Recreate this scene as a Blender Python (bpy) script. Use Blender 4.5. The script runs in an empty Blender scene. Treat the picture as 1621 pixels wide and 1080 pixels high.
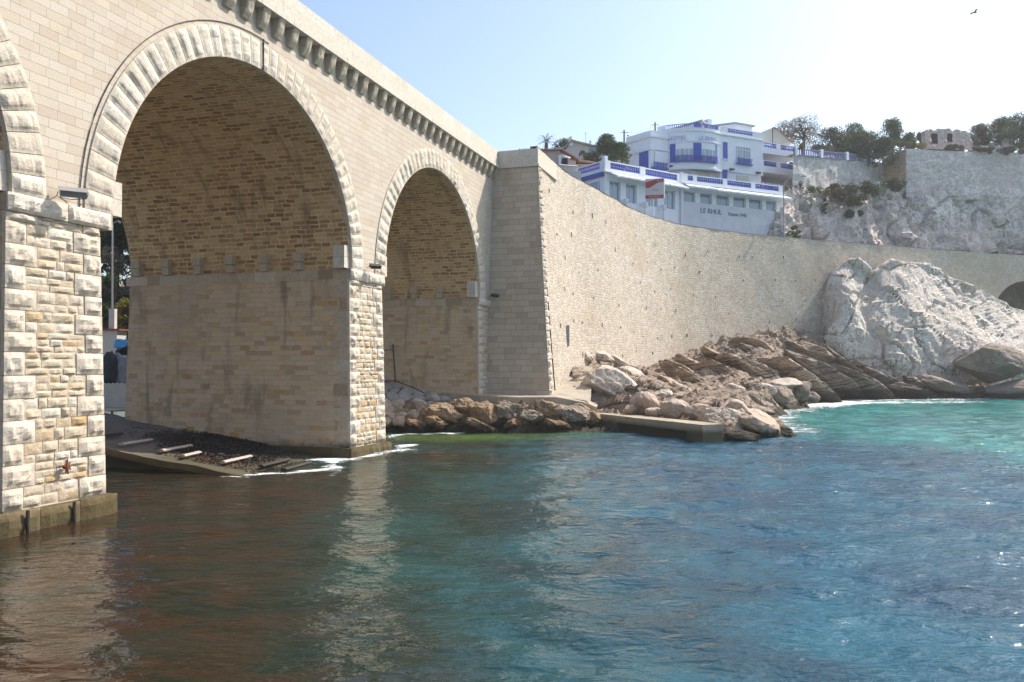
import bpy, bmesh, math, random
import numpy as np
from mathutils import Vector, Matrix, noise
R = math.radians
# ------------------------------------------------------------ camera, sky, sun, exposure
sc = bpy.context.scene
COL = sc.collection
F = 1308.0                      # focal length in pixels of a 1621 px wide picture
PIT = math.atan(28/F)
EYE = Vector((0, 0, 4.85))
cam = bpy.data.objects.new('camera', bpy.data.cameras.new('camera'))
COL.objects.link(cam); sc.camera = cam
cam.location = EYE; cam.rotation_euler = (R(90)+PIT, 0, 0)
cam.data.sensor_width = 36; cam.data.lens = 36*F/1621
cam.data.clip_start = .1; cam.data.clip_end = 8000
SUN_AZ, SUN_EL = 63.0, 47.0     # azimuth clockwise from +Y
w = bpy.data.worlds.new('World'); sc.world = w; w.use_nodes = True
nt = w.node_tree; bg = nt.nodes['Background']
sky = nt.nodes.new('ShaderNodeTexSky'); sky.sky_type = 'NISHITA'; sky.sun_disc = False
sky.sun_elevation = R(SUN_EL); sky.sun_rotation = R(SUN_AZ)
sky.air_density = 1.0; sky.dust_density = 2.2; sky.ozone_density = 1.2; sky.altitude = 0
nt.links.new(sky.outputs[0], bg.inputs[0]); bg.inputs[1].default_value = .15
sl = bpy.data.lights.new('sun', 'SUN'); sl.energy = 4.0; sl.angle = R(.5); sl.color = (1, .93, .83)
so = bpy.data.objects.new('sun', sl); COL.objects.link(so)
so.rotation_euler = Vector((math.sin(R(SUN_AZ))*math.cos(R(SUN_EL)), math.cos(R(SUN_AZ))*math.cos(R(SUN_EL)), math.sin(R(SUN_EL)))).to_track_quat('Z', 'Y').to_euler()
sc.view_settings.view_transform = 'Standard'; sc.view_settings.look = 'None'
sc.view_settings.exposure = .72; sc.view_settings.gamma = 1
sc.render.resolution_x = 1024; sc.render.resolution_y = 682
sc.cycles.max_bounces = 8; sc.cycles.diffuse_bounces = 4; sc.cycles.glossy_bounces = 3
WZ = .1                          # water level

# ------------------------------------------------------------ helpers
def at(px, py, Y):               # point seen at that place of the photograph, Y metres ahead
    d = Vector((px-810.5, F, -(py-540))); c, s = math.cos(PIT), math.sin(PIT)
    r = Vector((d.x, d.y*c-d.z*s, d.y*s+d.z*c))
    return EYE + r*(Y/r.y)
def seg_n(x): return max(0., min(1., x))
def ss(a, b, x):
    t = seg_n((x-a)/(b-a)); return t*t*(3-2*t)
def lerp(a, b, t): return a+(b-a)*t
def interp(xs, ys, x):
    return float(np.interp(x, xs, ys))
def fbm(p, o=4, g=2.0, h=.5):
    a = 1; s = 0
    for i in range(o):
        s += a*noise.noise(p); p = p*g; a *= h
    return s
def billow(p, o=5):
    a = 1; s = 0
    for i in range(o):
        s += a*abs(noise.noise(p)); p = p*2.15+Vector((3.1, 7.7, 1.3)); a *= .5
    return s*1.2-.35
def facet(p, k=1.):               # broken planes: each cell of rock has its own tilt
    c = noise.voronoi(p)[1][0]; return (p-c).dot(noise.noise_vector(c*3.7+Vector((7, 1, 4))))*1.3*k+noise.noise(c*5.3)*.35
def ridge(p, o=4):
    a = 1; s = 0
    for i in range(o):
        s += a*(1-2*abs(noise.noise(p))); p = p*2.1+Vector((3.1, 7.7, 1.3)); a *= .5
    return s*.5
class MB:
    def __init__(s): s.v = []; s.f = []; s.uv = []; s.t = []; s.hasuv = False
    def add(s, vs, fs, uvs=None, tint=None):
        b = len(s.v); s.v.extend([tuple(v) for v in vs])
        for i, f in enumerate(fs):
            s.f.append([b+k for k in f]); s.t.append(tint if tint is not None else 1.)
            if uvs is not None: s.hasuv = True; s.uv.append([uvs[k] for k in f])
            else: s.uv.append(None)
    def box(s, x0, x1, y0, y1, z0, z1, M=None, tint=None):
        vs = [Vector((x, y, z)) for z in (z0, z1) for y in (y0, y1) for x in (x0, x1)]
        if M: vs = [M(*v) if callable(M) else M@v for v in vs]
        s.add(vs, [(0, 2, 3, 1), (4, 5, 7, 6), (0, 1, 5, 4), (1, 3, 7, 5), (3, 2, 6, 7), (2, 0, 4, 6)], tint=tint)
    def prism(s, pts, z0, z1, M=None, tint=None):
        n = len(pts); vs = [Vector((p[0], p[1], z)) for z in (z0, z1) for p in pts]
        if M: vs = [M(*v) if callable(M) else M@v for v in vs]
        s.add(vs, [tuple(range(n))[::-1], tuple(range(n, 2*n))]+[(i, (i+1) % n, n+(i+1) % n, n+i) for i in range(n)], tint=tint)
    def tube(s, pts, r, n=8, cap=True, tint=None):
        pts = [Vector(p) for p in pts]; rs = r if isinstance(r, (list, tuple)) else [r]*len(pts)
        vs = []; 
        for i, p in enumerate(pts):
            d = (pts[min(i+1, len(pts)-1)]-pts[max(i-1, 0)]).normalized()
            a = d.cross(Vector((0, 0, 1))) if abs(d.z) < .95 else d.cross(Vector((1, 0, 0)))
            a.normalize(); b = d.cross(a)
            for k in range(n):
                t = 2*math.pi*k/n; vs.append(p+(a*math.cos(t)+b*math.sin(t))*rs[i])
        fs = [(i*n+k, i*n+(k+1) % n, (i+1)*n+(k+1) % n, (i+1)*n+k) for i in range(len(pts)-1) for k in range(n)]
        if cap: fs += [tuple(range(n))[::-1], tuple(range((len(pts)-1)*n, len(pts)*n))]
        s.add(vs, fs, tint=tint)
    def grid(s, P, nx, ny, uv=None, tint=None, flip=False):      # P(i,j) -> vector
        vs = [P(i, j) for j in range(ny+1) for i in range(nx+1)]
        us = [uv(i, j) for j in range(ny+1) for i in range(nx+1)] if uv else None
        fs = []
        for j in range(ny):
            for i in range(nx):
                q = (j*(nx+1)+i, j*(nx+1)+i+1, (j+1)*(nx+1)+i+1, (j+1)*(nx+1)+i)
                fs.append(q[::-1] if flip else q)
        s.add(vs, fs, us, tint)
    def build(s, name, mat, parent=None, smooth=False, origin=None, autouv=False):
        o = Vector(origin) if origin is not None else Vector((0, 0, 0))
        me = bpy.data.meshes.new(name); me.from_pydata([tuple(Vector(v)-o) for v in s.v], [], s.f); me.materials.append(mat)
        if autouv or s.hasuv:
            L = me.uv_layers.new(name='UVMap'); k = 0; dat = []
            for fi, f in enumerate(s.f):
                if s.uv[fi] is not None: dat += [c for q in s.uv[fi] for c in q]
                else:
                    P = [Vector(s.v[i]) for i in f]; n = (P[1]-P[0]).cross(P[2]-P[1])
                    if len(P) > 3 and n.length < 1e-9: n = (P[2]-P[1]).cross(P[3]-P[2])
                    n = n.normalized() if n.length > 1e-12 else Vector((0, 0, 1))
                    if abs(n.z) < .7:
                        t = Vector((-n.y, n.x, 0)).normalized()
                        for p in P: dat += [p.dot(t), p.z]
                    else:
                        for p in P: dat += [p.x, p.y]
            L.data.foreach_set('uv', dat)
        if any(t != 1. for t in s.t):
            A = me.attributes.new('tint', 'FLOAT', 'FACE'); A.data.foreach_set('value', s.t)
        if smooth: me.polygons.foreach_set('use_smooth', [True]*len(me.polygons))
        me.update()
        ob = bpy.data.objects.new(name, me); COL.objects.link(ob); ob.location = o
        if parent:
            ob.parent = parent; ob.matrix_parent_inverse = Matrix.Translation(-parent.location)
        return ob
def empty(name, label, cat, loc=(0, 0, 0), group=None):
    o = bpy.data.objects.new(name, None); COL.objects.link(o); o.location = loc; o.empty_display_size = .3
    o['label'] = label; o['category'] = cat
    if group: o['group'] = group
    return o
def tag(o, label, cat, group=None):
    o['label'] = label; o['category'] = cat
    if group: o['group'] = group
    return o
def structure(o): o['kind'] = 'structure'; return o

# ------------------------------------------------------------ materials
class NT:
    def __init__(s, name):
        s.m = bpy.data.materials.new(name); s.m.use_nodes = True; s.t = s.m.node_tree
        s.b = s.t.nodes['Principled BSDF']; s.out = s.t.nodes['Material Output']
    def n(s, typ, props=None, **inp):
        nd = s.t.nodes.new(typ)
        for k, v in (props or {}).items(): setattr(nd, k, v)
        for k, v in inp.items(): s.set(nd, k.replace('_', ' '), v)
        return nd
    def set(s, nd, key, v):
        i = nd.inputs[int(key[1:])] if key[0] == '#' else nd.inputs[key]
        if isinstance(v, bpy.types.NodeSocket): s.t.links.new(v, i)
        elif isinstance(v, bpy.types.Node): s.t.links.new(v.outputs[0], i)
        else: i.default_value = (*v, 1) if isinstance(v, tuple) and len(v) == 3 and i.type == 'RGBA' else v
    def pos(s): return s.n('ShaderNodeNewGeometry').outputs['Position']
    def uv(s): return s.n('ShaderNodeUVMap', {'uv_map': 'UVMap'}).outputs[0]
    def obj(s): return s.n('ShaderNodeTexCoord').outputs['Object']
    def map(s, vec, scale=(1, 1, 1), rot=(0, 0, 0), loc=(0, 0, 0)):
        m = s.n('ShaderNodeMapping'); s.set(m, 'Vector', vec); m.inputs['Scale'].default_value = scale
        m.inputs['Rotation'].default_value = rot; m.inputs['Location'].default_value = loc; return m.outputs[0]
    def noise(s, vec, scale, detail=4, rough=.55, dist=0):
        return s.n('ShaderNodeTexNoise', None, Vector=vec, Scale=scale, Detail=detail, Roughness=rough, Distortion=dist).outputs[0]
    def noisec(s, vec, scale, detail=2):
        return s.n('ShaderNodeTexNoise', None, Vector=vec, Scale=scale, Detail=detail).outputs[1]
    def vor(s, vec, scale, feat='F1', rand=1, out=0):
        return s.n('ShaderNodeTexVoronoi', {'feature': feat}, Vector=vec, Scale=scale, Randomness=rand).outputs[out]
    def ramp(s, fac, stops, mode='LINEAR'):
        r = s.n('ShaderNodeValToRGB'); s.set(r, 'Fac', fac); e = r.color_ramp.elements; r.color_ramp.interpolation = mode
        while len(e) < len(stops): e.new(.5)
        for k, (p, c) in enumerate(stops):
            e[k].position = p; e[k].color = (*c, 1) if isinstance(c, tuple) else (c, c, c, 1)
        return r.outputs[0]
    def mix(s, fac, a, b, mode='MIX'):
        m = s.n('ShaderNodeMix', {'data_type': 'RGBA', 'blend_type': mode})
        s.set(m, '#0', fac)
        for k, v in ((6, a), (7, b)):
            if isinstance(v, bpy.types.NodeSocket): s.t.links.new(v, m.inputs[k])
            else: m.inputs[k].default_value = (*v, 1) if isinstance(v, tuple) else (v, v, v, 1)
        return m.outputs[2]
    def math(s, op, a, b=0., c=0., clamp=False):
        m = s.n('ShaderNodeMath', {'operation': op, 'use_clamp': clamp})
        for k, v in enumerate((a, b, c)): s.set(m, '#%d' % k, v)
        return m.outputs[0]
    def vadd(s, a, b, f):            # a + (b-.5)*f
        q = s.n('ShaderNodeVectorMath', {'operation': 'MULTIPLY_ADD'})
        s.set(q, '#0', b); q.inputs[1].default_value = (f, f, f); s.set(q, '#2', a); return q.outputs[0]
    def z(s): 
        x = s.n('ShaderNodeSeparateXYZ'); s.set(x, 'Vector', s.pos()); return x.outputs[2]
    def mr(s, v, a, b, c=0., d=1.):
        m = s.n('ShaderNodeMapRange', {'clamp': True, 'interpolation_type': 'SMOOTHSTEP'})
        for k, q in enumerate((v, a, b, c, d)): s.set(m, '#%d' % k, q)
        return m.outputs[0]
    def attr(s, name): return s.n('ShaderNodeAttribute', {'attribute_name': name}).outputs['Fac']
    def done(s, col, rough=.9, h=None, strength=.5, dist=.05, spec=.3, h2=None, s2=.3, d2=.3):
        s.set(s.b, 'Base Color', col); s.set(s.b, 'Roughness', rough); s.set(s.b, 'Specular IOR Level', spec)
        nrm = None
        if h2 is not None:
            nrm = s.n('ShaderNodeBump', None, Strength=s2, Distance=d2, Height=h2).outputs[0]
        if h is not None:
            b = s.n('ShaderNodeBump', None, Strength=strength, Distance=dist, Height=h)
            if nrm: s.set(b, 'Normal', nrm)
            nrm = b.outputs[0]
        if nrm: s.set(s.b, 'Normal', nrm)
        return s.m
def flat(name, c, rough=.6, spec=.4, var=.12, sc_=6., metal=0.):
    n = NT(name); p = n.pos()
    f = n.noise(p, sc_, 5); g = n.ramp(f, [(.3, 1-var), (.7, 1+var*.4)])
    n.b.inputs['Metallic'].default_value = metal
    return n.done(n.mix(1., c, g, 'MULTIPLY'), rough, f, .15, .02, spec)
def masonry(name, bw, bh, stops, mortar, msize=.012, stain=(.6, .5, .36), stainamt=.35, dark=None, darkamt=0., bumpd=.02, dist=.03, rough_amt=.5, colnoise=1.):
    n = NT(name); uv = n.uv()
    v = n.vadd(uv, n.noisec(uv, 1.7, 3), dist*2.5)
    v = n.vadd(v, n.noisec(uv, 11, 2), dist*.5)
    b = n.n('ShaderNodeTexBrick', {'offset': .47, 'offset_frequency': 2, 'squash': 1.35, 'squash_frequency': 3}, Vector=v, Color1=(0., 0., 0.), Color2=(1., 1., 1.), Mortar=(.5, .5, .5), Scale=1., Mortar_Size=msize, Mortar_Smooth=.25, Bias=0., Brick_Width=bw, Row_Height=bh)
    col = n.ramp(b.outputs[0], stops)
    big = n.noise(uv, .16, 5, .6); col = n.mix(n.mr(big, .5, .72, 0., stainamt), col, stain)
    mid = n.noise(uv, 1.3, 6, .65); col = n.mix(n.mr(mid, .5, .8, 0., .45), col, tuple(c*.72 for c in stops[len(stops)//2][1]))
    fine = n.noise(uv, 22, 6, .7)
    col = n.mix(1., col, n.ramp(fine, [(.3, .8), (.7, 1.12)]), 'MULTIPLY')
    mor = n.mix(n.mr(n.noise(uv, 2.1, 3), .4, .7), mortar, tuple(c*.7 for c in mortar))
    col = n.mix(b.outputs[1], col, mor)
    if dark:
        st = n.map(uv, (1.1, .22, 1)); d = n.noise(st, .8, 7, .68, .6)
        col = n.mix(n.mr(d, .52, .7, 0., darkamt), col, dark)
    col = n.mix(n.mr(n.math('ADD', n.z(), n.math('MULTIPLY', mid, 1.4)), 1.0, 1.7, .8, 0.), col, (.06, .05, .025))
    h = n.math('ADD', n.math('MULTIPLY', n.math('SUBTRACT', 1., b.outputs[1]), 1.), n.math('MULTIPLY', n.math('ADD', fine, n.noise(uv, 6, 5)), rough_amt))
    return n.done(col, .93, h, .8, bumpd, .25)
M_ashlar = masonry('ashlar_limestone', .64, .285, [(0, (.495, .415, .325)), (.25, (.525, .45, .36)), (.6, (.54, .47, .38)), (.9, (.555, .495, .41)), (1, (.56, .48, .36))], (.38, .31, .235), .007, (.49, .41, .34), .7, bumpd=.012, dist=.012, rough_amt=.45)
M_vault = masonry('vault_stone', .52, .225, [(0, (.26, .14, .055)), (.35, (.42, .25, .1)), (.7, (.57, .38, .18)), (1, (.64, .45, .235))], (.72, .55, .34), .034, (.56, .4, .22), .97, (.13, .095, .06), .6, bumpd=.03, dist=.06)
M_pierside = masonry('pier_side_stone', .6, .245, [(0, (.42, .29, .17)), (.2, (.51, .37, .23)), (.5, (.57, .43, .28)), (.8, (.6, .46, .32)), (.95, (.61, .41, .19)), (1, (.42, .24, .1))], (.6, .47, .34), .016, (.44, .34, .25), .85, (.2, .15, .1), .7, bumpd=.025, dist=.05)
M_abut = masonry('abutment_stone', .85, .42, [(0, (.44, .35, .26)), (.4, (.52, .43, .33)), (.8, (.56, .47, .37)), (1, (.52, .41, .27))], (.4, .33, .26), .014, (.36, .28, .2), .5, (.28, .2, .13), .4, bumpd=.02, dist=.03)
M_whitewash = masonry('rubble_whitewash', .5, .3, [(0, (.5, .45, .41)), (.5, (.64, .6, .57)), (1, (.72, .69, .66))], (.36, .34, .33), .02, (.36, .33, .3), .8, (.12, .11, .1), .6, bumpd=.05, dist=.12)
def m_rubble(name, cols, mortar, scale, warm, warmamt):
    n = NT(name); uv = n.uv()
    v = n.vadd(uv, n.noisec(uv, 2.2, 3), .22); v = n.map(v, (1, 1.5, 1))
    e = n.vor(v, scale, 'DISTANCE_TO_EDGE', .82); c = n.vor(v, scale, 'F1', .82, 1)
    g = n.n('ShaderNodeSeparateColor'); n.set(g, '#0', c)
    col = n.ramp(g.outputs[0], cols)
    big = n.noise(uv, .09, 6, .6, .4); col = n.mix(n.mr(big, .5, .66, 0., warmamt), col, warm)
    fine = n.noise(uv, 9, 6, .7)
    col = n.mix(1., col, n.ramp(fine, [(.3, .87), (.72, 1.06)]), 'MULTIPLY')
    bmp = n.noise(uv, 1.1, 5, .6); col = n.mix(1., col, n.ramp(bmp, [(.3, .84), (.7, 1.08)]), 'MULTIPLY')
    m = n.math('SUBTRACT', 1., n.mr(e, .015, .075)); col = n.mix(n.math('MULTIPLY', m, .85), col, mortar)
    st = n.noise(n.map(uv, (.9, .09, 1)), 1., 5, .6); col = n.mix(n.mr(st, .54, .7, 0., .3), col, warm)
    h = n.math('ADD', n.mr(e, 0., .16), n.math('MULTIPLY', fine, .35))
    return n.done(col, .93, h, .9, .03, .25)
M_rubble = m_rubble('rubble_wall_stone', [(0, (.46, .385, .3)), (.3, (.52, .45, .365)), (.65, (.56, .495, .41)), (1, (.61, .55, .48))], (.35, .28, .2), 2.9, (.47, .37, .26), .6)
M_hillwall = m_rubble('hill_wall_stone', [(0, (.58, .48, .43)), (.4, (.72, .615, .56)), (1, (.82, .73, .68))], (.4, .31, .3), 1.9, (.55, .42, .4), .6)
def m_block(name, base, warm, light, b=.04):
    n = NT(name); p = n.pos(); t = n.attr('tint')
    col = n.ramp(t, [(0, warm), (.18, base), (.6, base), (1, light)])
    f = n.noise(p, 7, 7, .7); col = n.mix(1., col, n.ramp(f, [(.3, .72), (.68, 1.1)]), 'MULTIPLY')
    k = n.noise(p, 1.1, 5); col = n.mix(n.mr(k, .52, .75, 0., .45), col, warm)
    wet = n.mr(n.math('ADD', n.z(), n.math('MULTIPLY', n.noise(p, 2.5, 4), .5)), .75, 1.25, .85, 0.)
    col = n.mix(wet, col, n.mix(n.noise(p, 3, 5), (.03, .026, .014), (.11, .085, .03)))
    h = n.math('ADD', f, n.math('MULTIPLY', n.noise(p, 26, 5, .7), .4))
    return n.done(col, .92, h, .9, b, .25)
M_quoin = m_block('rusticated_stone', (.58, .505, .405), (.5, .4, .28), (.66, .6, .51))
M_soffit = m_block('shaded_trim_stone', (.5, .4, .29), (.3, .22, .14), (.6, .5, .4), .03)  # darker copy of the trim stone, shade put into its colour
M_fill = m_block('coursed_rough_stone', (.55, .46, .34), (.48, .33, .17), (.64, .58, .48), .05)
M_mortar = flat('lime_mortar', (.55, .48, .38), .95, .1, .2, 9)
M_trim = m_block('dressed_trim_stone', (.6, .54, .45), (.48, .41, .31), (.68, .63, .55), .02)
def m_rock(name, c1, c2, c3, crack, strata=0., zwet=.6, orange=0., scale=1., bd=.25, speck=0.):
    n = NT(name); p = n.pos()
    q = n.vadd(p, n.noisec(p, .5*scale, 4), .9)
    a = n.noise(q, .45*scale, 8, .62); b_ = n.noise(q, 2.3*scale, 8, .68)
    col = n.mix(n.mr(a, .38, .64), c1, c2); col = n.mix(n.mr(b_, .5, .72, 0., .75), col, c3)
    cr = n.math('ABSOLUTE', n.math('SUBTRACT', n.noise(n.vadd(n.map(p, (1, 1, .8), (R(20), R(35), 0)), n.noisec(p, 1.1*scale, 4), .8), .75*scale, 3, .6), .5))
    cr2 = n.math('ABSOLUTE', n.math('SUBTRACT', n.noise(n.map(q, (1.6, 1.6, .5)), .9*scale, 5, .65), .52))
    cm = n.math('MAXIMUM', n.mr(cr, 0., .013, .8, 0.), n.mr(cr2, 0., .012, .7, 0.)); cm = n.math('MULTIPLY', cm, n.mr(a, .36, .6)); col = n.mix(cm, col, crack)
    fine = n.noise(p, 9*scale, 8, .75); col = n.mix(1., col, n.ramp(fine, [(.3, .62), (.7, 1.18)]), 'MULTIPLY')
    h = n.math('ADD', n.math('MULTIPLY', fine, .35), n.math('MULTIPLY', b_, .6))
    if strata:
        sv = n.map(q, (.45, .35, 1.), (0, R(24), 0)); s1 = n.noise(n.map(sv, (.5, .5, 5.5)), 1., 6, .7)
        col = n.mix(n.mr(s1, .48, .62, 0., strata), col, crack); h = n.math('ADD', h, n.math('MULTIPLY', s1, 1.2*strata))
    if speck:
        s2 = n.noise(n.map(p, (1, 1, .6)), 1.6, 6, .72, .8); col = n.mix(n.mr(s2, .585, .66, 0., speck), col, (.075, .07, .06))
    zz = n.math('ADD', n.z(), n.math('MULTIPLY', n.math('SUBTRACT', b_, .5), 1.1))
    if orange: col = n.mix(n.mr(zz, 1.0, 2.4, orange, 0.), col, (.4, .21, .075))
    col = n.mix(n.mr(zz, zwet-.25, zwet+.15, .93, 0.), col, (.045, .035, .02))
    h = n.math('SUBTRACT', h, n.math('MULTIPLY', cm, .5))
    return n.done(col, .88, h, .9, bd, .3)
M_rockc = m_rock('boulder_cream', (.55, .46, .37), (.62, .54, .45), (.45, .33, .23), (.16, .12, .09), orange=.25, bd=.14)
M_rockp = m_rock('boulder_pinkish', (.5, .37, .28), (.56, .46, .37), (.4, .28, .2), (.14, .1, .08), orange=.2, bd=.14)
M_rockd = m_rock('boulder_grey_brown', (.27, .22, .17), (.36, .29, .22), (.18, .14, .1), (.07, .055, .045), zwet=.9, bd=.18)
M_rubst = m_rock('heap_stone', (.42, .39, .36), (.5, .46, .42), (.36, .3, .25), (.2, .17, .14), zwet=.5, bd=.06, scale=1.6)
M_ochre = m_rock('ochre_ledge', (.34, .235, .15), (.46, .37, .27), (.21, .155, .11), (.06, .042, .028), zwet=.75, orange=.3, bd=.25, scale=1.2)
M_shore = m_rock('shore_rock', (.36, .27, .2), (.47, .37, .28), (.26, .185, .13), (.075, .055, .04), .85, .75, bd=.3)
M_ledge = m_rock('layered_rock', (.48, .355, .25), (.58, .46, .35), (.34, .235, .165), (.07, .05, .035), .9, .8, bd=.2)
M_ledged = m_rock('dark_layered_rock', (.26, .2, .16), (.38, .3, .235), (.13, .1, .085), (.03, .025, .02), .9, 1.4, bd=.2)
M_white = m_rock('white_limestone', (.62, .54, .46), (.71, .65, .58), (.4, .32, .25), (.13, .1, .08), zwet=1., bd=.3, speck=.8, scale=.6)
M_cliff = m_rock('cliff_rock', (.62, .525, .46), (.76, .68, .62), (.42, .335, .29), (.14, .1, .09), zwet=-5, bd=.3, speck=.6, scale=.45)
def m_conc(name, c, alg=0., crackc=(.2, .17, .14)):
    n = NT(name); p = n.pos(); a = n.noise(p, .8, 7, .65); f = n.noise(p, 12, 7, .7)
    col = n.mix(n.mr(a, .4, .7), c, tuple(x*.68 for x in c)); col = n.mix(1., col, n.ramp(f, [(.3, .8), (.7, 1.1)]), 'MULTIPLY')
    if alg: col = n.mix(n.mr(n.math('ADD', n.z(), n.math('MULTIPLY', a, .5)), .75, 1.2, alg, 0.), col, (.06, .055, .025))
    return n.done(col, .9, n.math('ADD', a, n.math('MULTIPLY', f, .4)), .7, .05, .3)
M_conc = m_conc('concrete', (.42, .36, .28)); M_jetty = m_conc('jetty_concrete', (.4, .34, .25), .9)
M_ramp = m_conc('slipway_concrete', (.17, .145, .125), .8); M_ochc = m_conc('stained_concrete', (.2, .145, .085), .7)
M_plinth = m_block('algae_stained_plinth', (.3, .22, .12), (.13, .09, .045), (.42, .34, .22), .05)
M_road = m_conc('asphalt', (.06, .06, .06))
M_seaweed = flat('seaweed', (.022, .016, .01), .7, .5, .5, 9)
M_debris = flat('dry_weed_litter', (.1, .058, .035), .95, .2, .6, 14)
M_log = flat('bleached_timber', (.46, .38, .33), .85, .2, .3, 10)
M_logd = flat('wet_dark_timber', (.05, .04, .03), .8, .3, .3, 10)
M_wwhite = flat('white_render', (.8, .82, .87), .85, .2, .07, 1.2)
M_wwhite2 = flat('painted_white_trim', (.76, .78, .82), .8, .2, .05, 1.5)
M_wlow = flat('pale_grey_render', (.66, .68, .72), .9, .2, .1, .8)
M_blue = flat('blue_paint', (.045, .085, .42), .6, .4, .1, 4)
M_bluef = flat('faded_blue_paint', (.2, .21, .37), .8, .2, .2, 4)
M_cream = flat('cream_shutter', (.6, .58, .5), .8, .2, .05)
M_awn = flat('awning_canvas', (.86, .86, .86), .9, .1, .05, 2)
M_dark = flat('dark_interior', (.02, .02, .022), .8, .2)
M_metal = flat('dark_metal', (.06, .06, .06), .5, .5, .2, 8, .6)
M_gmetal = flat('grey_metal', (.32, .33, .34), .5, .5, .1, 8, .5)
M_rust = flat('rusty_iron', (.2, .07, .035), .9, .2, .4, 15)
M_pole_arch_shade = flat('wood_pole_and_arch_shade', (.17, .14, .11), .9, .2)
M_pink = flat('pink_render', (.5, .4, .36), .9, .2, .08, 1.5)
M_offw = flat('off_white_render', (.56, .54, .5), .9, .2, .08, 1.5)
M_red = flat('sign_red', (.36, .03, .03), .5, .4, .05); M_sgrey = flat('sign_grey', (.55, .5, .5), .5, .4, .03)
M_hull = flat('white_boat_paint', (.6, .6, .58), .4, .5, .08, 2); M_tarp = flat('grey_boat_cover', (.23, .27, .33), .7, .3, .25, 3)
M_tarpd = flat('navy_boat_cover', (.025, .03, .045), .7, .3, .3, 3); M_btarp = flat('light_blue_tarpaulin', (.12, .42, .8), .5, .4, .15, 4)
M_trunk = flat('bark', (.12, .09, .065), .95, .1, .3, 5)
M_letterf = flat('faded_lettering', (.36, .38, .6), .8, .2, .05)
M_letter = flat('lettering_blue_grey', (.16, .17, .36), .7, .2, .05)
M_bird = flat('bird_grey', (.2, .2, .22), .8, .2)
n = NT('window_glass'); M_glass = n.done((.16, .25, .36), .08, n.noise(n.pos(), 1.5, 2), .04, .05, .9)
n = NT('curtain_behind_glass'); pz = n.map(n.pos(), (3, 3, .05)); M_curtain = n.done(n.mix(n.mr(n.noise(pz, 2., 3), .4, .6), (.4, .46, .52), (.2, .28, .34)), .25, None, spec=.7)
def m_tile(name):
    n = NT(name); u = n.uv(); wv = n.n('ShaderNodeTexWave', {'wave_type': 'BANDS', 'bands_direction': 'X'}, Vector=u, Scale=1.6).outputs[1]
    col = n.mix(n.noise(u, 3, 4), (.34, .15, .09), (.46, .3, .2)); return n.done(col, .9, wv, .8, .06, .2)
M_tile = m_tile('clay_roof_tiles')
def m_leaf(name, a, b, c):
    n = NT(name); oi = n.attr('tint'); col = n.ramp(oi, [(0, a), (.5, b), (1, c)])
    n.b.inputs['Roughness'].default_value = .65
    m = n.done(col, .65, None, spec=.25)
    tr = n.n('ShaderNodeBsdfTranslucent', None, Color=n.mix(1., col, (.9, 1., .4), 'MULTIPLY')); ms = n.n('ShaderNodeMixShader'); ms.inputs[0].default_value = .3
    n.t.links.new(n.b.outputs[0], ms.inputs[1]); n.t.links.new(tr.outputs[0], ms.inputs[2]); n.t.links.new(ms.outputs[0], n.out.inputs[0]); return m
M_leafd = m_leaf('leaf_dark_green', (.03, .045, .022), (.055, .08, .035), (.1, .13, .06))
M_leafg = m_leaf('leaf_grey_green', (.06, .07, .045), (.1, .11, .07), (.15, .15, .1))
M_leafb = m_leaf('leaf_bare_brown', (.09, .07, .055), (.14, .115, .09), (.2, .17, .13))
M_leafy = m_leaf('leaf_yellow_green', (.1, .12, .03), (.2, .19, .05), (.35, .25, .06))
M_leafm = m_leaf('leaf_mid_green', (.03, .055, .02), (.06, .1, .03), (.12, .16, .05))

# ------------------------------------------------------------ the viaduct (s along it, o out towards the sea, z up)
BA = math.atan(430/F); BU = Vector((math.sin(BA), math.cos(BA), 0)); BN = Vector((math.cos(BA), -math.sin(BA), 0)); BO = -BN*20
def B(s, o, z): 
    p = BO+BU*s+BN*o; p.z = z-.0088*(s-30); return p
T = 13.4; SPR = 9.28; RZ = 7.25; RW = 1.08
ARCH = [(9.47, 7.6), (28.2, 7.6), (46.42, 7.2)]
PIERS = [(-2., 1.87), (17.08, 20.58), (35.81, 39.22), (53.62, 56.6)]
via = empty('stone_viaduct', 'tall pale stone viaduct with big round arches and corbelled parapet beside the water', 'bridge', B(30, 0, 0))
def lower(s, k):                 # outline of the arches, k beyond the inner curve
    for c, rx in ARCH:
        if abs(s-c) < rx+k: return SPR+(RZ+k)*math.sqrt(max(0, 1-((s-c)/(rx+k))**2))
    return SPR
def face(o, k, flip):
    ss_ = [-3+.15*i for i in range(400)]+[57.]; 
    for c, rx in ARCH:
        for e in (.0002, .02, .06): ss_ += [c-rx-k+e, c+rx+k-e]
        ss_ += [c-rx-k-.0002, c+rx+k+.0002]
    ss_ = sorted(set(x for x in ss_ if -3 <= x <= 57.))
    m = MB(); m.grid(lambda i, j: B(ss_[i], o, lower(ss_[i], k) if j == 0 else 18.9), len(ss_)-1, 1, lambda i, j: (ss_[i], lower(ss_[i], k) if j == 0 else 18.9), flip=flip)
    return m
face(0, .55, False).build('spandrel_wall', M_ashlar, via)
face(-T, .0, True).build('rear_spandrel_wall', M_ashlar, via)
m = MB(); m.box(-3, 57, -T-.3, -.02, 18.0, 18.92, B); m.build('deck', M_conc, via)
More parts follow.
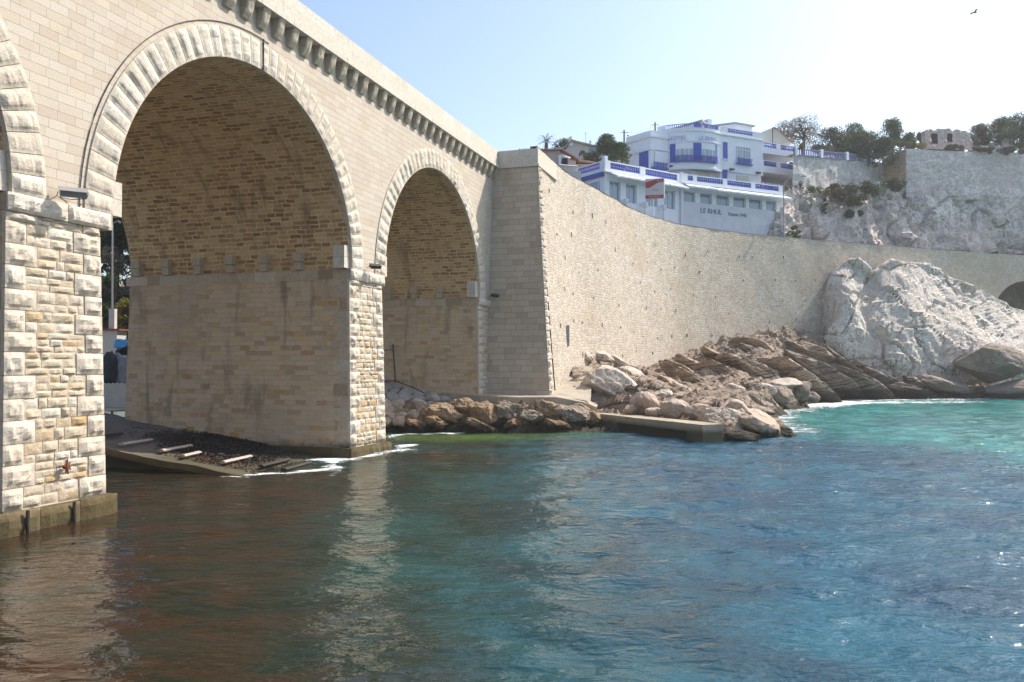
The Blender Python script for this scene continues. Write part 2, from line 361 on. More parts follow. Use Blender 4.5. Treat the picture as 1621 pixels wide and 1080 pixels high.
# vaults
for c, rx in ARCH:
    N = 72; arc = [0]
    pt = lambda i: (c-rx*math.cos(math.pi*i/N), SPR+RZ*math.sin(math.pi*i/N))
    for i in range(N): a, b = pt(i), pt(i+1); arc.append(arc[-1]+math.hypot(b[0]-a[0], b[1]-a[1]))
    dep = [-.03, -.55, -.551]+[-.8-.63*k for k in range(20)]+[-T]
    def P(i, j):
        s, z = pt(j); q = B(s, dep[i], z); return q
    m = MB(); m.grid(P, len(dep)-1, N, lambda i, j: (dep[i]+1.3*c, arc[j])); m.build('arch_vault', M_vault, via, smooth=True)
def rough(m, P, a0, a1, b0, b1, base, amp, mg, nx, ny, seed, tint, mgb=None):
    """a stone with a drafted margin and a rock-faced middle; P(a,b,h)"""
    mgb = mgb or mg; rnd = random.Random(seed); fl = rnd.uniform(-1, 1); fl2 = rnd.uniform(-1, 1); vs = []
    for j in range(ny+1):
        for i in range(nx+1):
            u, v = i/nx, j/ny; a, b = lerp(a0, a1, u), lerp(b0, b1, v)
            e = ss(0, mg, min(u, 1-u))*ss(0, mgb, min(v, 1-v))
            q = Vector((a*2.1+seed*3.7, b*2.1, seed*1.3)); h = base+amp*e*(.75+.5*fl*(u-.5)+.5*fl2*(v-.5)+.55*fbm(q*1.6, 3))
            vs.append(P(a, b, h))
    nb = len(vs); ring = [i for i in range(nx+1)]+[j*(nx+1)+nx for j in range(1, ny+1)]+[ny*(nx+1)+i for i in range(nx-1, -1, -1)]+[j*(nx+1) for j in range(ny-1, 0, -1)]
    for k in ring:
        i, j = k % (nx+1), k//(nx+1); vs.append(P(lerp(a0, a1, i/nx), lerp(b0, b1, j/ny), -.06))
    fs = [(j*(nx+1)+i, j*(nx+1)+i+1, (j+1)*(nx+1)+i+1, (j+1)*(nx+1)+i) for j in range(ny) for i in range(nx)]
    L = len(ring); fs += [(ring[k], nb+k, nb+(k+1) % L, ring[(k+1) % L]) for k in range(L)]
    m.add(vs, fs, tint=tint)
rnd = random.Random(5)
# voussoir rings
for ai, (c, rx) in enumerate(ARCH):
    m = MB(); n = 42
    for k in range(n):
        t0, t1 = math.pi*k/n, math.pi*(k+1)/n
        P = lambda a, b, h: B(c-(rx+b)*math.cos(a), h, SPR+(RZ+b)*math.sin(a))
        rough(m, P, t0+.0012, t1-.0012, -.02, RW, .05+.008*rnd.random(), .085*rnd.uniform(.5, 1.3), .34, 8, 12, k+ai*100, rnd.uniform(.4, .95), .16)
    # inner return of the ring stones
    for k in range(n):
        t0, t1 = math.pi*k/n+.001, math.pi*(k+1)/n-.001; dp = -.16 if k % 2 else -.1; vs = []
        for o in (.055, dp):
            for t in (t0, t1): vs.append(B(c-(rx-.02)*math.cos(t), o, SPR+(RZ-.02)*math.sin(t)))
        for t in (t0, t1): vs.append(B(c-(rx+.06)*math.cos(t), dp, SPR+(RZ+.06)*math.sin(t)))
        m.add(vs, [(0, 1, 3, 2), (2, 3, 5, 4)], tint=.6)
    m.build('arch_ring', M_quoin, via)
# joint in the big arch ring
m = MB(); m.tube([B(28.35, .1, 16.5), B(28.35, .1, 17.75)], .035, 6); m.build('joint_strip', M_metal, via)
# piers
def pier(k):
    ia, ib = PIERS[k]; a, b = [None, (16.98, 20.16), (35.66, 39.0), (53.5, 56.6)][k]; bl, bb = (.16, .2); zb = -1.2
    fa = lambda z: a-bl*(SPR-z)/SPR; fb = lambda z: b+bb*(SPR-z)/SPR; fo = lambda z: -.12+.2*(SPR-z)/SPR
    m = MB()
    def corner(i, z): s = (fa(z), fb(z))[i in (1, 2)]; o = fo(z) if i < 2 else -T-fo(z); return B(s, o, z)
    for i in range(4):
        j = (i+1) % 4; zs = [zb, SPR-.02]
        A = [corner(i, z) for z in zs]; Bq = [corner(j, z) for z in zs]; wd = (A[0]-Bq[0]).length
        m.add([A[0], Bq[0], Bq[1], A[1]], [(0, 1, 2, 3)], [(20*k+i*7.3, zb), (20*k+i*7.3+wd, zb), (20*k+i*7.3+wd, SPR), (20*k+i*7.3, SPR)])
    root = m.build('pier', M_pierside, via)
    # front face stones
    m = MB(); mr_ = MB(); m2 = MB(); mq = MB(); z = .62 if k != 3 else 1.2; row = 0; r = random.Random(40+k)
    P = lambda s, z_, h: B(s, fo(z_)+h, z_)
    while z < SPR-.5-.01:
        h = min(r.uniform(.55, .66), SPR-.48-z); 
        if SPR-.48-z-h < .25: h = SPR-.48-z
        wl, wr = (.98, .62) if row % 2 else (.62, .98); L, Rr = fa(z)+.0, fb(z)
        rough(m, P, L-.02, L+wl, z+.012, z+h-.012, .07, .12, .24, 9, 8, row*7+k*50, r.uniform(.3, .8), .3)
        rough(mr_, P, Rr-wr, Rr+.02, z+.012, z+h-.012, .07, .12, .24, 9, 8, row*7+k*50+3, r.uniform(.3, .8), .3)
        # side returns of the quoins on the face turned to the camera
        if k in (1, 2):
            wd = .5 if row % 2 else .85
            Ps = lambda o, z_, h_: B(fa(z_)-h_, o, z_)
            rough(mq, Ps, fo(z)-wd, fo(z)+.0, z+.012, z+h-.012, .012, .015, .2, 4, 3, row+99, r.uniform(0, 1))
            Pr = lambda o, z_, h_: B(fb(z_)+h_, -o, z_)
            rough(mr_, Pr, -fo(z)-.05, -fo(z)+wd, z+.012, z+h-.012, .03, .05, .2, 4, 3, row+199, .5)
        nsub = 2 if r.random() < .7 else 3; hs = [h*r.uniform(.4, .6)] if nsub == 2 else [h*.3, h*r.uniform(.3, .4)]
        hs.append(h-sum(hs))
        zz = z
        for q in hs:
            x = L+wl+.02; end = Rr-wr-.02
            while x < end-.02:
                wdt = r.uniform(.25, .8)
                if end-x-wdt < .2: wdt = end-x
                t = r.random(); t = (r.uniform(0, .2) if t < (.3 if z < 5.5 else .12) else r.uniform(.25, 1))
                if z > 6.: t = max(t, .5)
                rough(m2, P, x+.012, x+wdt-.012, zz+.012, zz+q-.012, r.uniform(.03, .06), r.uniform(.02, .1), .3, 6, 4, int(x*97+zz*31), t, .3)
                x += wdt
            zz += q
        z += h; row += 1
    bk = MB(); bk.add([P(fa(.3)+.03, .3, .035), P(fb(.3)-.03, .3, .035), P(fb(SPR-.45)-.03, SPR-.45, .035), P(fa(SPR-.45)+.03, SPR-.45, .035)], [(0, 1, 2, 3)]); bk.build('pointing', M_mortar, root)
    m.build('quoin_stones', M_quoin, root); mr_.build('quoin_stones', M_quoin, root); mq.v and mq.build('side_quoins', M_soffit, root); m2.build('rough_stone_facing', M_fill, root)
    # plinth
    m = MB(); x = fa(.3)-.28; r = random.Random(k)
    while x < fb(.3)+.25:
        wd = min(r.uniform(1.2, 1.9), fb(.3)+.28-x)
        rough(m, lambda s, z_, h: B(s, fo(z_)+.26+h, z_), x+.01, x+wd-.01, -1., .52+.1*r.random(), .0, .1, .15, 6, 8, k*10+int(x*9), r.random(), .1); x += wd
    m.box(fa(.3)-.29, fb(.3)+.29, -T-.5, .24, -1., .585, B, tint=.05)
    m.build('plinth', M_plinth, root)
    # impost band: rock-faced front, plain sides
    a, b = ia-.12, ib-.12; m = MB(); mid = (a+b)/2; z0 = SPR-.5
    for x0, x1 in ((a-.05, mid-.1+.3*(k % 2)), (mid-.1+.3*(k % 2), b+.08)):
        rough(m, lambda s, z_, h: B(s, .0+h, z_), x0+.01, x1-.01, z0, SPR+.0, .06, .12, .08, 16, 6, k*31+int(x0), .85, .25)
    m.build('impost', M_quoin, root); m = MB(); xx = -T-.15
    rq = random.Random(k)
    while xx < -.01: wd = min(rq.uniform(.8, 1.4), .0-xx); m.box(a-.04, b+.2, xx+.004, xx+wd-.004, z0+.012, SPR-.005, B, tint=rq.random()); xx += wd
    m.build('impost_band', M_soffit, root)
for k in (1, 2, 3): pier(k)
m = MB(); m.box(-2.5, 1.87, -T, .1, -1, SPR, B); m.build('pier', M_pierside, via, autouv=True)
# centring blocks above the imposts
def block_pair(s, o, side, big=False):
    m = MB(); wd = .5 if not big else .62
    z = SPR+.02; d1 = .34 if not big else .5
    for k in range(2):
        h = .42 if not big else .55; ww = wd*(1 if k else .8); d = d1*(1. if k else .75)
        if big: ww = wd; d = d1
        rnd_ = int(o*10+s+k*7)
        s0, s1 = (s-d, s+.3) if side < 0 else (s-.3, s+d)
        m.box(s0, s1, o-ww/2, o+ww/2, z, z+h-.012, B, tint=.55 if big else .3)
        z += h
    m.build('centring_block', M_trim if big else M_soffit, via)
for c, rx in ARCH[:3]:
    for o in (-2.9, -4.9, -6.9, -8.9, -10.9, -12.8): block_pair(c+rx-.03, o, -1); 
    block_pair(c+rx-.05, -.42, -1, True); block_pair(c-rx+.05, -.42, 1, True)
# corbels, cornice, parapet
def corbel(s):
    m = MB(); prof = []
    for k in range(11):
        t = k/10; z = 18.12+.76*t; o = .14+.3*(ss(0, .75, t))+.05*math.sin(t*7); prof.append((o, z))
    rr = random.Random(int(s*10)); nx = 6
    def P(i, j):
        u = i/nx; o, z = prof[j]; e = math.sin(math.pi*u)**.4 if 0 < u < 1 else 0
        return B(s+(u-.5)*(.43+.05*j/10), (o*(.86+.14*e))+.03*noise.noise(Vector((u*4+s, z*5, s))), z)
    m.grid(P, nx, 10)
    for sd in (-1, 1):
        vs = [B(s+sd*(.215+.025*j/10), o, z) for j in range(11) for o, z in ((-.02, prof[j][1]), (prof[j][0]*.86, prof[j][1]))]
        m.add(vs, [(2*j, 2*j+1, 2*j+3, 2*j+2) for j in range(10)])
    m.add([B(s-.21, 0, 18.12), B(s+.21, 0, 18.12), B(s+.21, .12, 18.12), B(s-.21, .12, 18.12)], [(0, 1, 2, 3)])
    m.build('corbel', M_trim, via, smooth=False)
s = 56.35
while s > 20: corbel(s); s -= 1.042
m = MB(); x = -3.
while x < 56.6:
    L = min(rnd.uniform(.95, 1.3), 56.62-x); m.box(x+.004, x+L-.004, -.2, .5+.012*rnd.random(), 18.88, 19.14, B, tint=rnd.uniform(.3, .8)); x += L
m.build('cornice', M_trim, via)
m = MB(); x = -3.
while x < 56.6:
    L = min(rnd.uniform(1.1, 1.5), 56.62-x); m.box(x+.003, x+L-.003, -.0, .42+.006*rnd.random(), 19.14, 19.72, B, tint=rnd.uniform(.4, .8)); x += L
m.box(-3, 56.6, -.3, .3, 19.1, 19.74, B); m.build('parapet', M_trim, via)
m = MB(); x = -3.
while x < 56.5:
    L = min(rnd.uniform(1.3, 1.9), 56.62-x); m.box(x+.003, x+L-.003, -.1, .38, 19.745, 20.17, B, tint=rnd.uniform(.45, .85)); x += L
m.build('parapet_coping', M_trim, via)
m = MB(); m.box(-3, 56.6, -T-.3, -T, 18.9, 19.9, B); m.build('rear_parapet', M_trim, via)

# ------------------------------------------------------------ square abutment at the end of the viaduct
def A3(z): t = (18.8-z)/15.8; return 56.45-1.5*t, 3.34+1.28*t       # left face s, outer face o
abt = empty('bridge_abutment', 'square tapering stone abutment with flat capped top at the right end of the viaduct', 'bridge abutment', B(57, 2, 2))
def ABQ(z, ds=0): s, o = A3(z); return B(s-ds, o+ds, z)
m = MB(); zs = [-.6, 3, 7, 11, 15, 18.86]
def PA(i, j): s, o = A3(zs[j]); return B(s, [-.4, o][i], zs[j])
m.grid(PA, 1, 5, lambda i, j: ([0, A3(zs[j])[1]+.4][i], zs[j]))
def PB(i, j): s, o = A3(zs[j]); return B([s, 61.5][i], o if i == 0 else A3(zs[j])[1]-.1, zs[j])
m.grid(PB, 1, 5, lambda i, j: ([0, 5][i]+30, zs[j]))
m.build('abutment_wall', M_abut, abt)
m = MB(); m.box(56.3, 61.5, -T-.3, 3.50, 18.86, 19.02, B, tint=.4); m.box(56.36, 61.5, -.35, 3.42, 19.02, 20.12, B, tint=.4); m.build('abutment_cap', M_trim, abt)
m = MB(); z = 2.0; r = random.Random(9); k = 0
while z < 18.8:
    h = min(.5, 18.84-z); s, o = A3(z+h/2); wd = .55 if k % 2 else .9
    rough(m, lambda a, b, hh: B(A3(b)[0]+a, A3(b)[1]+hh, b), .0, wd, z+.015, z+h-.015, .03, .16, .25, 5, 5, k, r.uniform(.3, .9), .25)
    z += h; k += 1
m.build('quoin_stones', M_quoin, abt)
# small things on the piers
def floodlight(p, d, sc_=1., label='', size=(.62, .3, .16)):
    t = empty('floodlight', label, 'floodlight', p)
    u = Vector(d).normalized(); q = u.cross(Vector((0, 0, 1))).normalized(); wv = q.cross(u)
    Mx = lambda x, y, z: p+q*x*sc_+u*y*sc_+wv*z*sc_
    m = MB(); m.box(-size[0]/2, size[0]/2, 0, size[1], -size[2]/2, size[2]/2, Mx); m.box(-size[0]/2-.03, size[0]/2+.03, -.02, size[1]+.05, size[2]/2, size[2]/2+.025, Mx)
    for k in range(5): m.box(-size[0]/2+.06+k*.12, -size[0]/2+.09+k*.12, size[1], size[1]+.015, -size[2]/2+.02, size[2]/2-.02, Mx)
    m.build('lamp_housing', M_gmetal if sc_ > .9 else M_metal, t)
    m = MB()
    for sx in (-1, 1): m.tube([Mx(sx*(size[0]/2+.04), .15, 0), Mx(sx*(size[0]/2+.04), -.1, -.2), Mx(0, -.25, -.3)], .014, 6)
    m.build('bracket', M_metal, t)
floodlight(B(18.75, .38, 9.62), (.5, -.75, -.45), 1.1, 'grey floodlight box on the stone band of the nearest pier')
floodlight(B(37.35, .4, 9.62), (.5, -.7, -.45), .89, 'dark floodlight on the stone band of the pier between the two large arches')
floodlight(B(55.2, .5, 9.6), (.6, -.7, -.45), .88, 'small black floodlight in the corner beside the square abutment')
m = MB(); pts = [B(19.4, .03, 9.4)]
for k in range(0, 24): t = math.pi*k/44; pts.append(B(28.2-(8.86)*math.cos(t), .03, SPR+(8.5)*math.sin(t)))
m.tube(pts, .018, 5); tag(m.build('cable', M_metal, origin=B(19.4, 0, 9.4)), 'thin dark cable following the outer edge of the largest arch', 'cable')
m = MB(); r = random.Random(3)
c = B(18.75, .28, 1.62)
for k in range(9):
    a = k*.7; m.tube([c, c+BU*math.cos(a)*.16*r.uniform(.6, 1.3)+Vector((0, 0, math.sin(a)*.2*r.uniform(.6, 1.3)))+BN*.07*r.random()], [.045, .015], 5)
m.tube([c-BN*.1, c+BN*.08], .07, 8)
tag(m.build('mooring_ring_stub', M_rust, origin=c), 'rusted iron anchor stub with orange stain low on the nearest pier', 'iron fitting')
for s_, lb in ((17.3, 'short black iron stake at the water foot of the nearest pier, left one'), (18.85, 'thicker black iron stake at the water foot of the nearest pier, right one')):
    m = MB(); m.tube([B(s_, .48, .62), B(s_-.03, .5, .3), B(s_, .52, -.5)], [.05, .055, .05], 7)
    tag(m.build('iron_stake', M_logd, origin=B(s_, .5, 0)), lb, 'stake')

# ------------------------------------------------------------ curved retaining wall
WT = [(1.77, 58.8), (4.6, 67.5), (8, 74.6), (12.1, 83.3), (16.6, 90.3), (20.9, 94.6), (27.3, 99.2), (33.9, 102.8), (41.7, 106.7), (49.8, 110.5), (61.3, 115.7), (75.2, 121.2), (90, 127), (110, 134)]
def crom(P, n):
    P = [Vector(p) for p in P]; out = []
    for i in range(len(P)-1):
        a, b, c, d = P[max(i-1, 0)], P[i], P[i+1], P[min(i+2, len(P)-1)]
        for k in range(n):
            t = k/n; out.append(.5*((2*b)+(c-a)*t+(2*a-5*b+4*c-d)*t*t+(3*b-a-3*c+d)*t**3))
    out.append(P[-1]); return out
WP = crom([(*p, 0) for p in WT], 10); WN = []; WL = [0]
for i, p in enumerate(WP):
    d = (WP[min(i+1, len(WP)-1)]-WP[max(i-1, 0)]).normalized(); WN.append(Vector((d.y, -d.x, 0)))
    if i: WL.append(WL[-1]+(p-WP[i-1]).length)
WTOP = 20.05
def wall_o(z): return .078*(WTOP-z)
rw = empty('retaining_wall', 'huge curved rubble stone retaining wall sweeping from the viaduct to the far rocks', 'retaining wall', (12, 83, 3))
AC = 100.; # arch opening position along the wall (found from x)
xa = 75.6; ai = min(range(len(WP)), key=lambda i: abs(WP[i].x-xa)); AC = WL[ai]; AR = 8.2; AS = 8.0
def wlow(l): return AS+AR*math.sqrt(max(0, 1-((l-AC)/AR)**2)) if abs(l-AC) < AR else -1.5
def wall_at(l, z, off=0):
    i = min(max(int(np.searchsorted(WL, l))-1, 0), len(WL)-2); t = (l-WL[i])/(WL[i+1]-WL[i])
    p = WP[i].lerp(WP[i+1], t); n = WN[i].lerp(WN[i+1], t).normalized(); q = p+n*(wall_o(z)+off); q.z = z; return q
ls = sorted(set([0]+[.7*i for i in range(int(WL[-1]/.7))]+[AC-AR+e for e in (0, .03, .15, .4)]+[AC+AR-e for e in (0, .03, .15, .4)]+[WL[-1]]))
m = MB(); nz = 22
def PW(i, j): zl = wlow(ls[i]); z = lerp(zl, WTOP, j/nz); q = wall_at(ls[i], z, .06*fbm(Vector((ls[i]*.3, z*.3, 3)), 3)); return q
m.grid(PW, len(ls)-1, nz, lambda i, j: (ls[i], lerp(wlow(ls[i]), WTOP, j/nz)))
m.build('wall_face', M_rubble, rw, smooth=True)
m = MB(); m.grid(lambda i, j: wall_at(ls[i], WTOP, [.04, -.5][j])+Vector((0, 0, .015)), len(ls)-1, 1, lambda i, j: (ls[i], j*.5+30)); 
m.grid(lambda i, j: wall_at(ls[i], WTOP, -.5)+Vector((0, 0, [.01, -1][j])), len(ls)-1, 1, lambda i, j: (ls[i], j+30))
m.build('wall_top', M_conc, rw)
m = MB(); N = 20
m.grid(lambda i, j: wall_at(AC-AR*math.cos(math.pi*j/N), AS+AR*math.sin(math.pi*j/N), -.0 if i == 0 else -9), 1, N, lambda i, j: (i*9, j)); 
mb_ = MB(); mb_.grid(lambda i, j: wall_at(AC-AR+2*AR*i, [-1.5, AS+AR][j], -9), 1, 1); mb_.build('arch_shade_back', M_dark, rw)  # black sheet closing the arch, its colour stands for the shade within
m.grid(lambda i, j: wall_at(AC-AR, [-1.5, AS][j], [0, -9][i]), 1, 1, lambda i, j: (i*9, j)); m.grid(lambda i, j: wall_at(AC+AR, [-1.5, AS][j], [0, -9][i]), 1, 1, lambda i, j: (i*9, j))
m.build('road_arch', M_pole_arch_shade, rw)  # arch lining takes the dark pole colour as painted shade
holes = []
r = random.Random(17)
mh = MB(); mh.box(-.05, .05, -.012, .02, -.17, .17); mh.box(-.07, .03, -.01, .019, .1, .24)  # dark raised boxes stand in for the shade inside the weep holes
proto = None
for row, z in enumerate((17.0, 14.7, 12.2, 9.8, 7.4, 5.6)):
    for k in range(18):
        l = 2.5+k*4.1+(row % 2)*1.9+r.uniform(-1.2, 1.2); zz = z+r.uniform(-.5, .5)
        if l > 62 or r.random() < .25 or zz < 3.5+ss(20, 60, l)*5.5: continue
        p = wall_at(l, zz, .06); i = min(range(len(WL)), key=lambda q: abs(WL[q]-l)); nn = WN[i]
        if proto is None: proto = mh.build('weep_hole_shade', M_dark, rw); o = proto
        else: o = proto.copy(); COL.objects.link(o)
        o.location = p; o.rotation_euler = (-.07, 0, math.atan2(-nn.x, nn.y)+math.pi); o.scale = (r.uniform(.5, 1.1), 1, r.uniform(.3, 1.0))

# ------------------------------------------------------------ rocky shore: a height field through measured points
CP = []
def cp(px, py, Y): p = at(px, py, Y); CP.append((p.x, p.y, p.z))
def wl(px, Y, z=.0): p = at(px, 568, Y); CP.append((p.x, Y, z))
# foot of the walls
for a in ((610, 604, 60.5), (660, 600, 60), (700, 616, 59.3), (765, 622, 58.4), (868, 627, 57.2), (905, 580, 66.), (960, 576, 74), (1010, 580, 80), (1060, 586, 85.), (1090, 570, 88.6), (1150, 550, 94), (1220, 540, 98.4), (1280, 535, 101.6), (1320, 548, 103)): cp(*a)
for px, Y in ((610, 53.9), (660, 53.6), (720, 53.4), (790, 53.6), (860, 53.8), (915, 54.5), (940, 57), (980, 55), (1030, 52), (1090, 49.5), (1140, 48.6), (1200, 49.5), (1245, 50.5), (1256, 53.5), (1225, 60), (1215, 68), (1235, 75), (1262, 84), (1290, 90), (1330, 96), (1400, 97.5), (1460, 98.5), (1530, 100), (1621, 101)): wl(px, Y, .05)
for px, Y in ((560, 52), (640, 50), (760, 50), (900, 50.5), (1000, 50), (1100, 45.5), (1200, 45.5), (1280, 48), (1300, 56), (1285, 66), (1300, 76), (1340, 86), (1430, 92), (1530, 95), (1640, 96)): wl(px, Y, -2.)
for a in ((640, 622, 57.6), (700, 638, 56), (760, 640, 55.2), (830, 645, 55.1), (900, 645, 55.3), (640, 650, 55.), (740, 662, 54.2), (960, 618, 60), (1010, 628, 58), (1010, 606, 66), (1060, 640, 57), (1050, 612, 66), (1110, 646, 55), (1100, 612, 66), (1170, 660, 54), (1150, 620, 68), (1200, 672, 52), (1190, 636, 64), (1200, 612, 73), (1060, 600, 76), (1120, 580, 82), (1170, 590, 82), (1240, 608, 82), (1240, 585, 90), (1180, 565, 90), (1280, 600, 92), (1330, 590, 98.3), (1280, 565, 97.5), (1350, 585, 101.5), (1400, 600, 101.5), (1450, 615, 101.5), (1440, 612, 104), (1500, 600, 103), (1400, 600, 104), (1350, 590, 105), (1560, 600, 106), (1621, 590, 108), (1480, 600, 106)): cp(*a)
CP += [(-14, 60, 1.8), (-22, 64, 3), (-18, 56, .6), (-14, 52.5, -1.2), (62, 112, 5), (80, 118, 6), (95, 112, 2), (95, 100, -2), (100, 125, 6)]
cpa = np.array(CP)
def tps(a, b):
    d2 = ((a[:, None, :]-b[None, :, :])**2).sum(-1); return np.where(d2 > 0, .5*d2*np.log(np.maximum(d2, 1e-12)), 0)
n_ = len(cpa); K = tps(cpa[:, :2], cpa[:, :2])+np.eye(n_)*2.
Pm = np.hstack([np.ones((n_, 1)), cpa[:, :2]]); Am = np.block([[K, Pm], [Pm.T, np.zeros((3, 3))]])
sol = np.linalg.solve(Am, np.concatenate([cpa[:, 2], np.zeros(3)]))
def hgt(xy):
    return tps(xy, cpa[:, :2])@sol[:n_]+np.hstack([np.ones((len(xy), 1)), xy])@sol[n_:]
def in_front(x, y):              # signed distance in front of the retaining wall
    best = 1e9; r_ = 0
    for i in range(0, len(WP), 2):
        d = (WP[i].x-x)**2+(WP[i].y-y)**2
        if d < best: best = d; r_ = (Vector((x, y, 0))-WP[i]).dot(WN[i])
    return r_
def shore(name, x0, x1, y0, y1, st, mat, rough_, strata, keep, seed=0):
    xs = np.arange(x0, x1, st); ys = np.arange(y0, y1, st); X, Y = np.meshgrid(xs, ys); H = hgt(np.stack([X.ravel(), Y.ravel()], 1)).reshape(X.shape)
    idx = {}; m = MB(); vs = []
    def vid(i, j):
        k = (i, j)
        if k not in idx:
            x, y, z = X[j, i], Y[j, i], H[j, i]; p = Vector((x, y, z)); z0_ = z; sd = Vector((seed, 0, 0))
            q = p*.34+sd; wv = Vector((fbm(p*.25+sd, 2), fbm(p*.25+Vector((9, 5, 1)), 2), 0))
            d = rough_*(1.9*billow(Vector((q.x*.8+q.z*1.2, q.y*.7, q.z*1.5-q.x*.5))+wv*.4, 5)+.08*fbm(p*1.7+sd, 2)+1.3*facet(Vector((p.x*.3+p.z*.35, p.y*.3, p.z*.9-p.x*.2)))+.6*facet(Vector((p.x*.9+p.z, p.y*.8, p.z*2.2-p.x*.6)))); z -= (.75*ss(-2.2, -4.2, x) if y < 60 else 0)
            if name == 'ochre_ledge': z -= .9*ss(55.1, 55.8, y)*ss(-3.5, -2.5, x)
            if strata:
                s_ = (z*1.1+.5*x-.1*y+1.3*fbm(p*.11, 3)); k1 = s_/2.3; f1 = k1-math.floor(k1); k2 = s_/.8+.5*fbm(p*.4, 2); f2 = k2-math.floor(k2)
                jn_ = 1-ss(0, .05, abs(noise.noise(Vector((x*.22-z*.5, y*.35, 7))))); d += strata*(1.25*(f1**1.5-.4)+.42*(f2**1.5-.4)-.5*jn_)*(.75+.5*fbm(p*.2+Vector((4, 4, 4)), 2))
            fade = ss(-1.4, .4, z)
            idx[k] = len(vs); vs.append(Vector((x+.25*wv.x*rough_, y-.45*d, z+d*fade*.85)))
        return idx[k]
    fs = []
    for j in range(len(ys)-1):
        for i in range(len(xs)-1):
            if H[j, i] > -1.3 and keep(X[j, i], Y[j, i]): fs.append((vid(i, j), vid(i+1, j), vid(i+1, j+1), vid(i, j+1)))
    m.add(vs, fs); return structure(m.build(name, mat, smooth=False))
wx = [p.x for p in WP]; wy = [p.y for p in WP]
shore('ochre_ledge', -15, 7.2, 51.5, 61.5, .14, M_ochre, .62, .25, lambda x, y: y < 61 and (x > -1.9-.7 or True), 3)
shore('rocky_shore', 4.6, 60, 46, 112, .2, M_shore, .34, .52, lambda x, y: (in_front(x, y) > -.8), 11)
# path in front of the abutment and ramp up along the wall
m = MB(); pp = [(690, 618, 58.9), (700, 619, 57.6), (760, 628, 55.9), (820, 631, 55.3), (880, 632, 55.5), (925, 637, 55.9), (945, 645, 56.6)]
fr = [at(*p) for p in pp]
def zt_(i): return 2.32+.28*(1-min(i/3, 1.))-.75*max(0, (i-4)/2)
def PP(i, j):
    a, b = divmod(i, 5); a2 = min(a+1, len(fr)-1); p = fr[a].lerp(fr[a2], b/5); z = lerp(zt_(a), zt_(a2), b/5)
    wob = .09*noise.noise(Vector((i*.4, j, 2)))
    if j == 0: return Vector((p.x, p.y+.12, z-.8))
    if j == 1: return Vector((p.x, p.y+wob, z-.05))
    if j == 2: return Vector((p.x, p.y+.08+wob, z))
    return Vector((p.x+.6, p.y+4.2, z+.05))
m.grid(PP, 5*(len(fr)-1), 3); structure(m.build('shore_path', M_conc))
m = MB(); q = [at(868, 626.5, 57.0), at(935, 637, 56.2), at(906, 577, 67.5), at(938, 582, 64.5)]
def PR(i, j): t = j/8; p = q[0].lerp(q[2], t).lerp(q[1].lerp(q[3], t), i/6); return p+Vector((0, 0, .05+.05*noise.noise(p*.8)))
m.grid(PR, 6, 8); structure(m.build('concrete_ramp', M_conc))

# ------------------------------------------------------------ boulders
def boulder_mesh(name, rx, ry, rz, seed, mat, sub=4, planes=13, nz=.10, flatk=1.):
    rnd = random.Random(seed); bm = bmesh.new(); bmesh.ops.create_icosphere(bm, subdivisions=sub, radius=1)
    pl = []
    for k in range(planes):
        d = Vector((rnd.gauss(0, 1), rnd.gauss(0, 1), rnd.gauss(0, 1)*.9)).normalized(); pl.append((d, rnd.uniform(.62, .95)))
    o = Vector((seed*1.7, seed*.3, 5))
    for v in bm.verts:
        d = v.co.normalized(); rr = 1.06
        for n_, h in pl:
            c = d.dot(n_)
            if c > .05: rr = min(rr, h/c)
        rr = rr*(1+nz*.7*fbm(d*1.4+o, 3)+nz*.45*billow(d*2.2+o, 5)+nz*.9*facet(d*1.7+o)+nz*.3*facet(d*4.1+o))
        v.co = Vector((d.x*rr*rx, d.y*rr*ry, d.z*rr*rz))
    me = bpy.data.meshes.new(name); bm.to_mesh(me); bm.free(); me.materials.append(mat); return me
def boulder(px, py, wpx, hpx, Y, mat, seed, label, group='boulders on the shore', tilt=0., sub=4, dep=1., planes=11, cat='boulder', zrot=None, rough=1.):
    k = Y/F; rx, rz = wpx*k/2*1.12, hpx*k/2*1.12; ry = (rx+rz)/2*dep
    me = boulder_mesh('boulder', rx, ry, rz, seed, mat, sub, planes, .1*rough)
    o = bpy.data.objects.new('boulder', me); COL.objects.link(o); o.location = at(px, py, Y)
    o.rotation_euler = (0, R(tilt), zrot if zrot is not None else random.Random(seed).uniform(-.3, .3)); tag(o, label, cat, group); return o
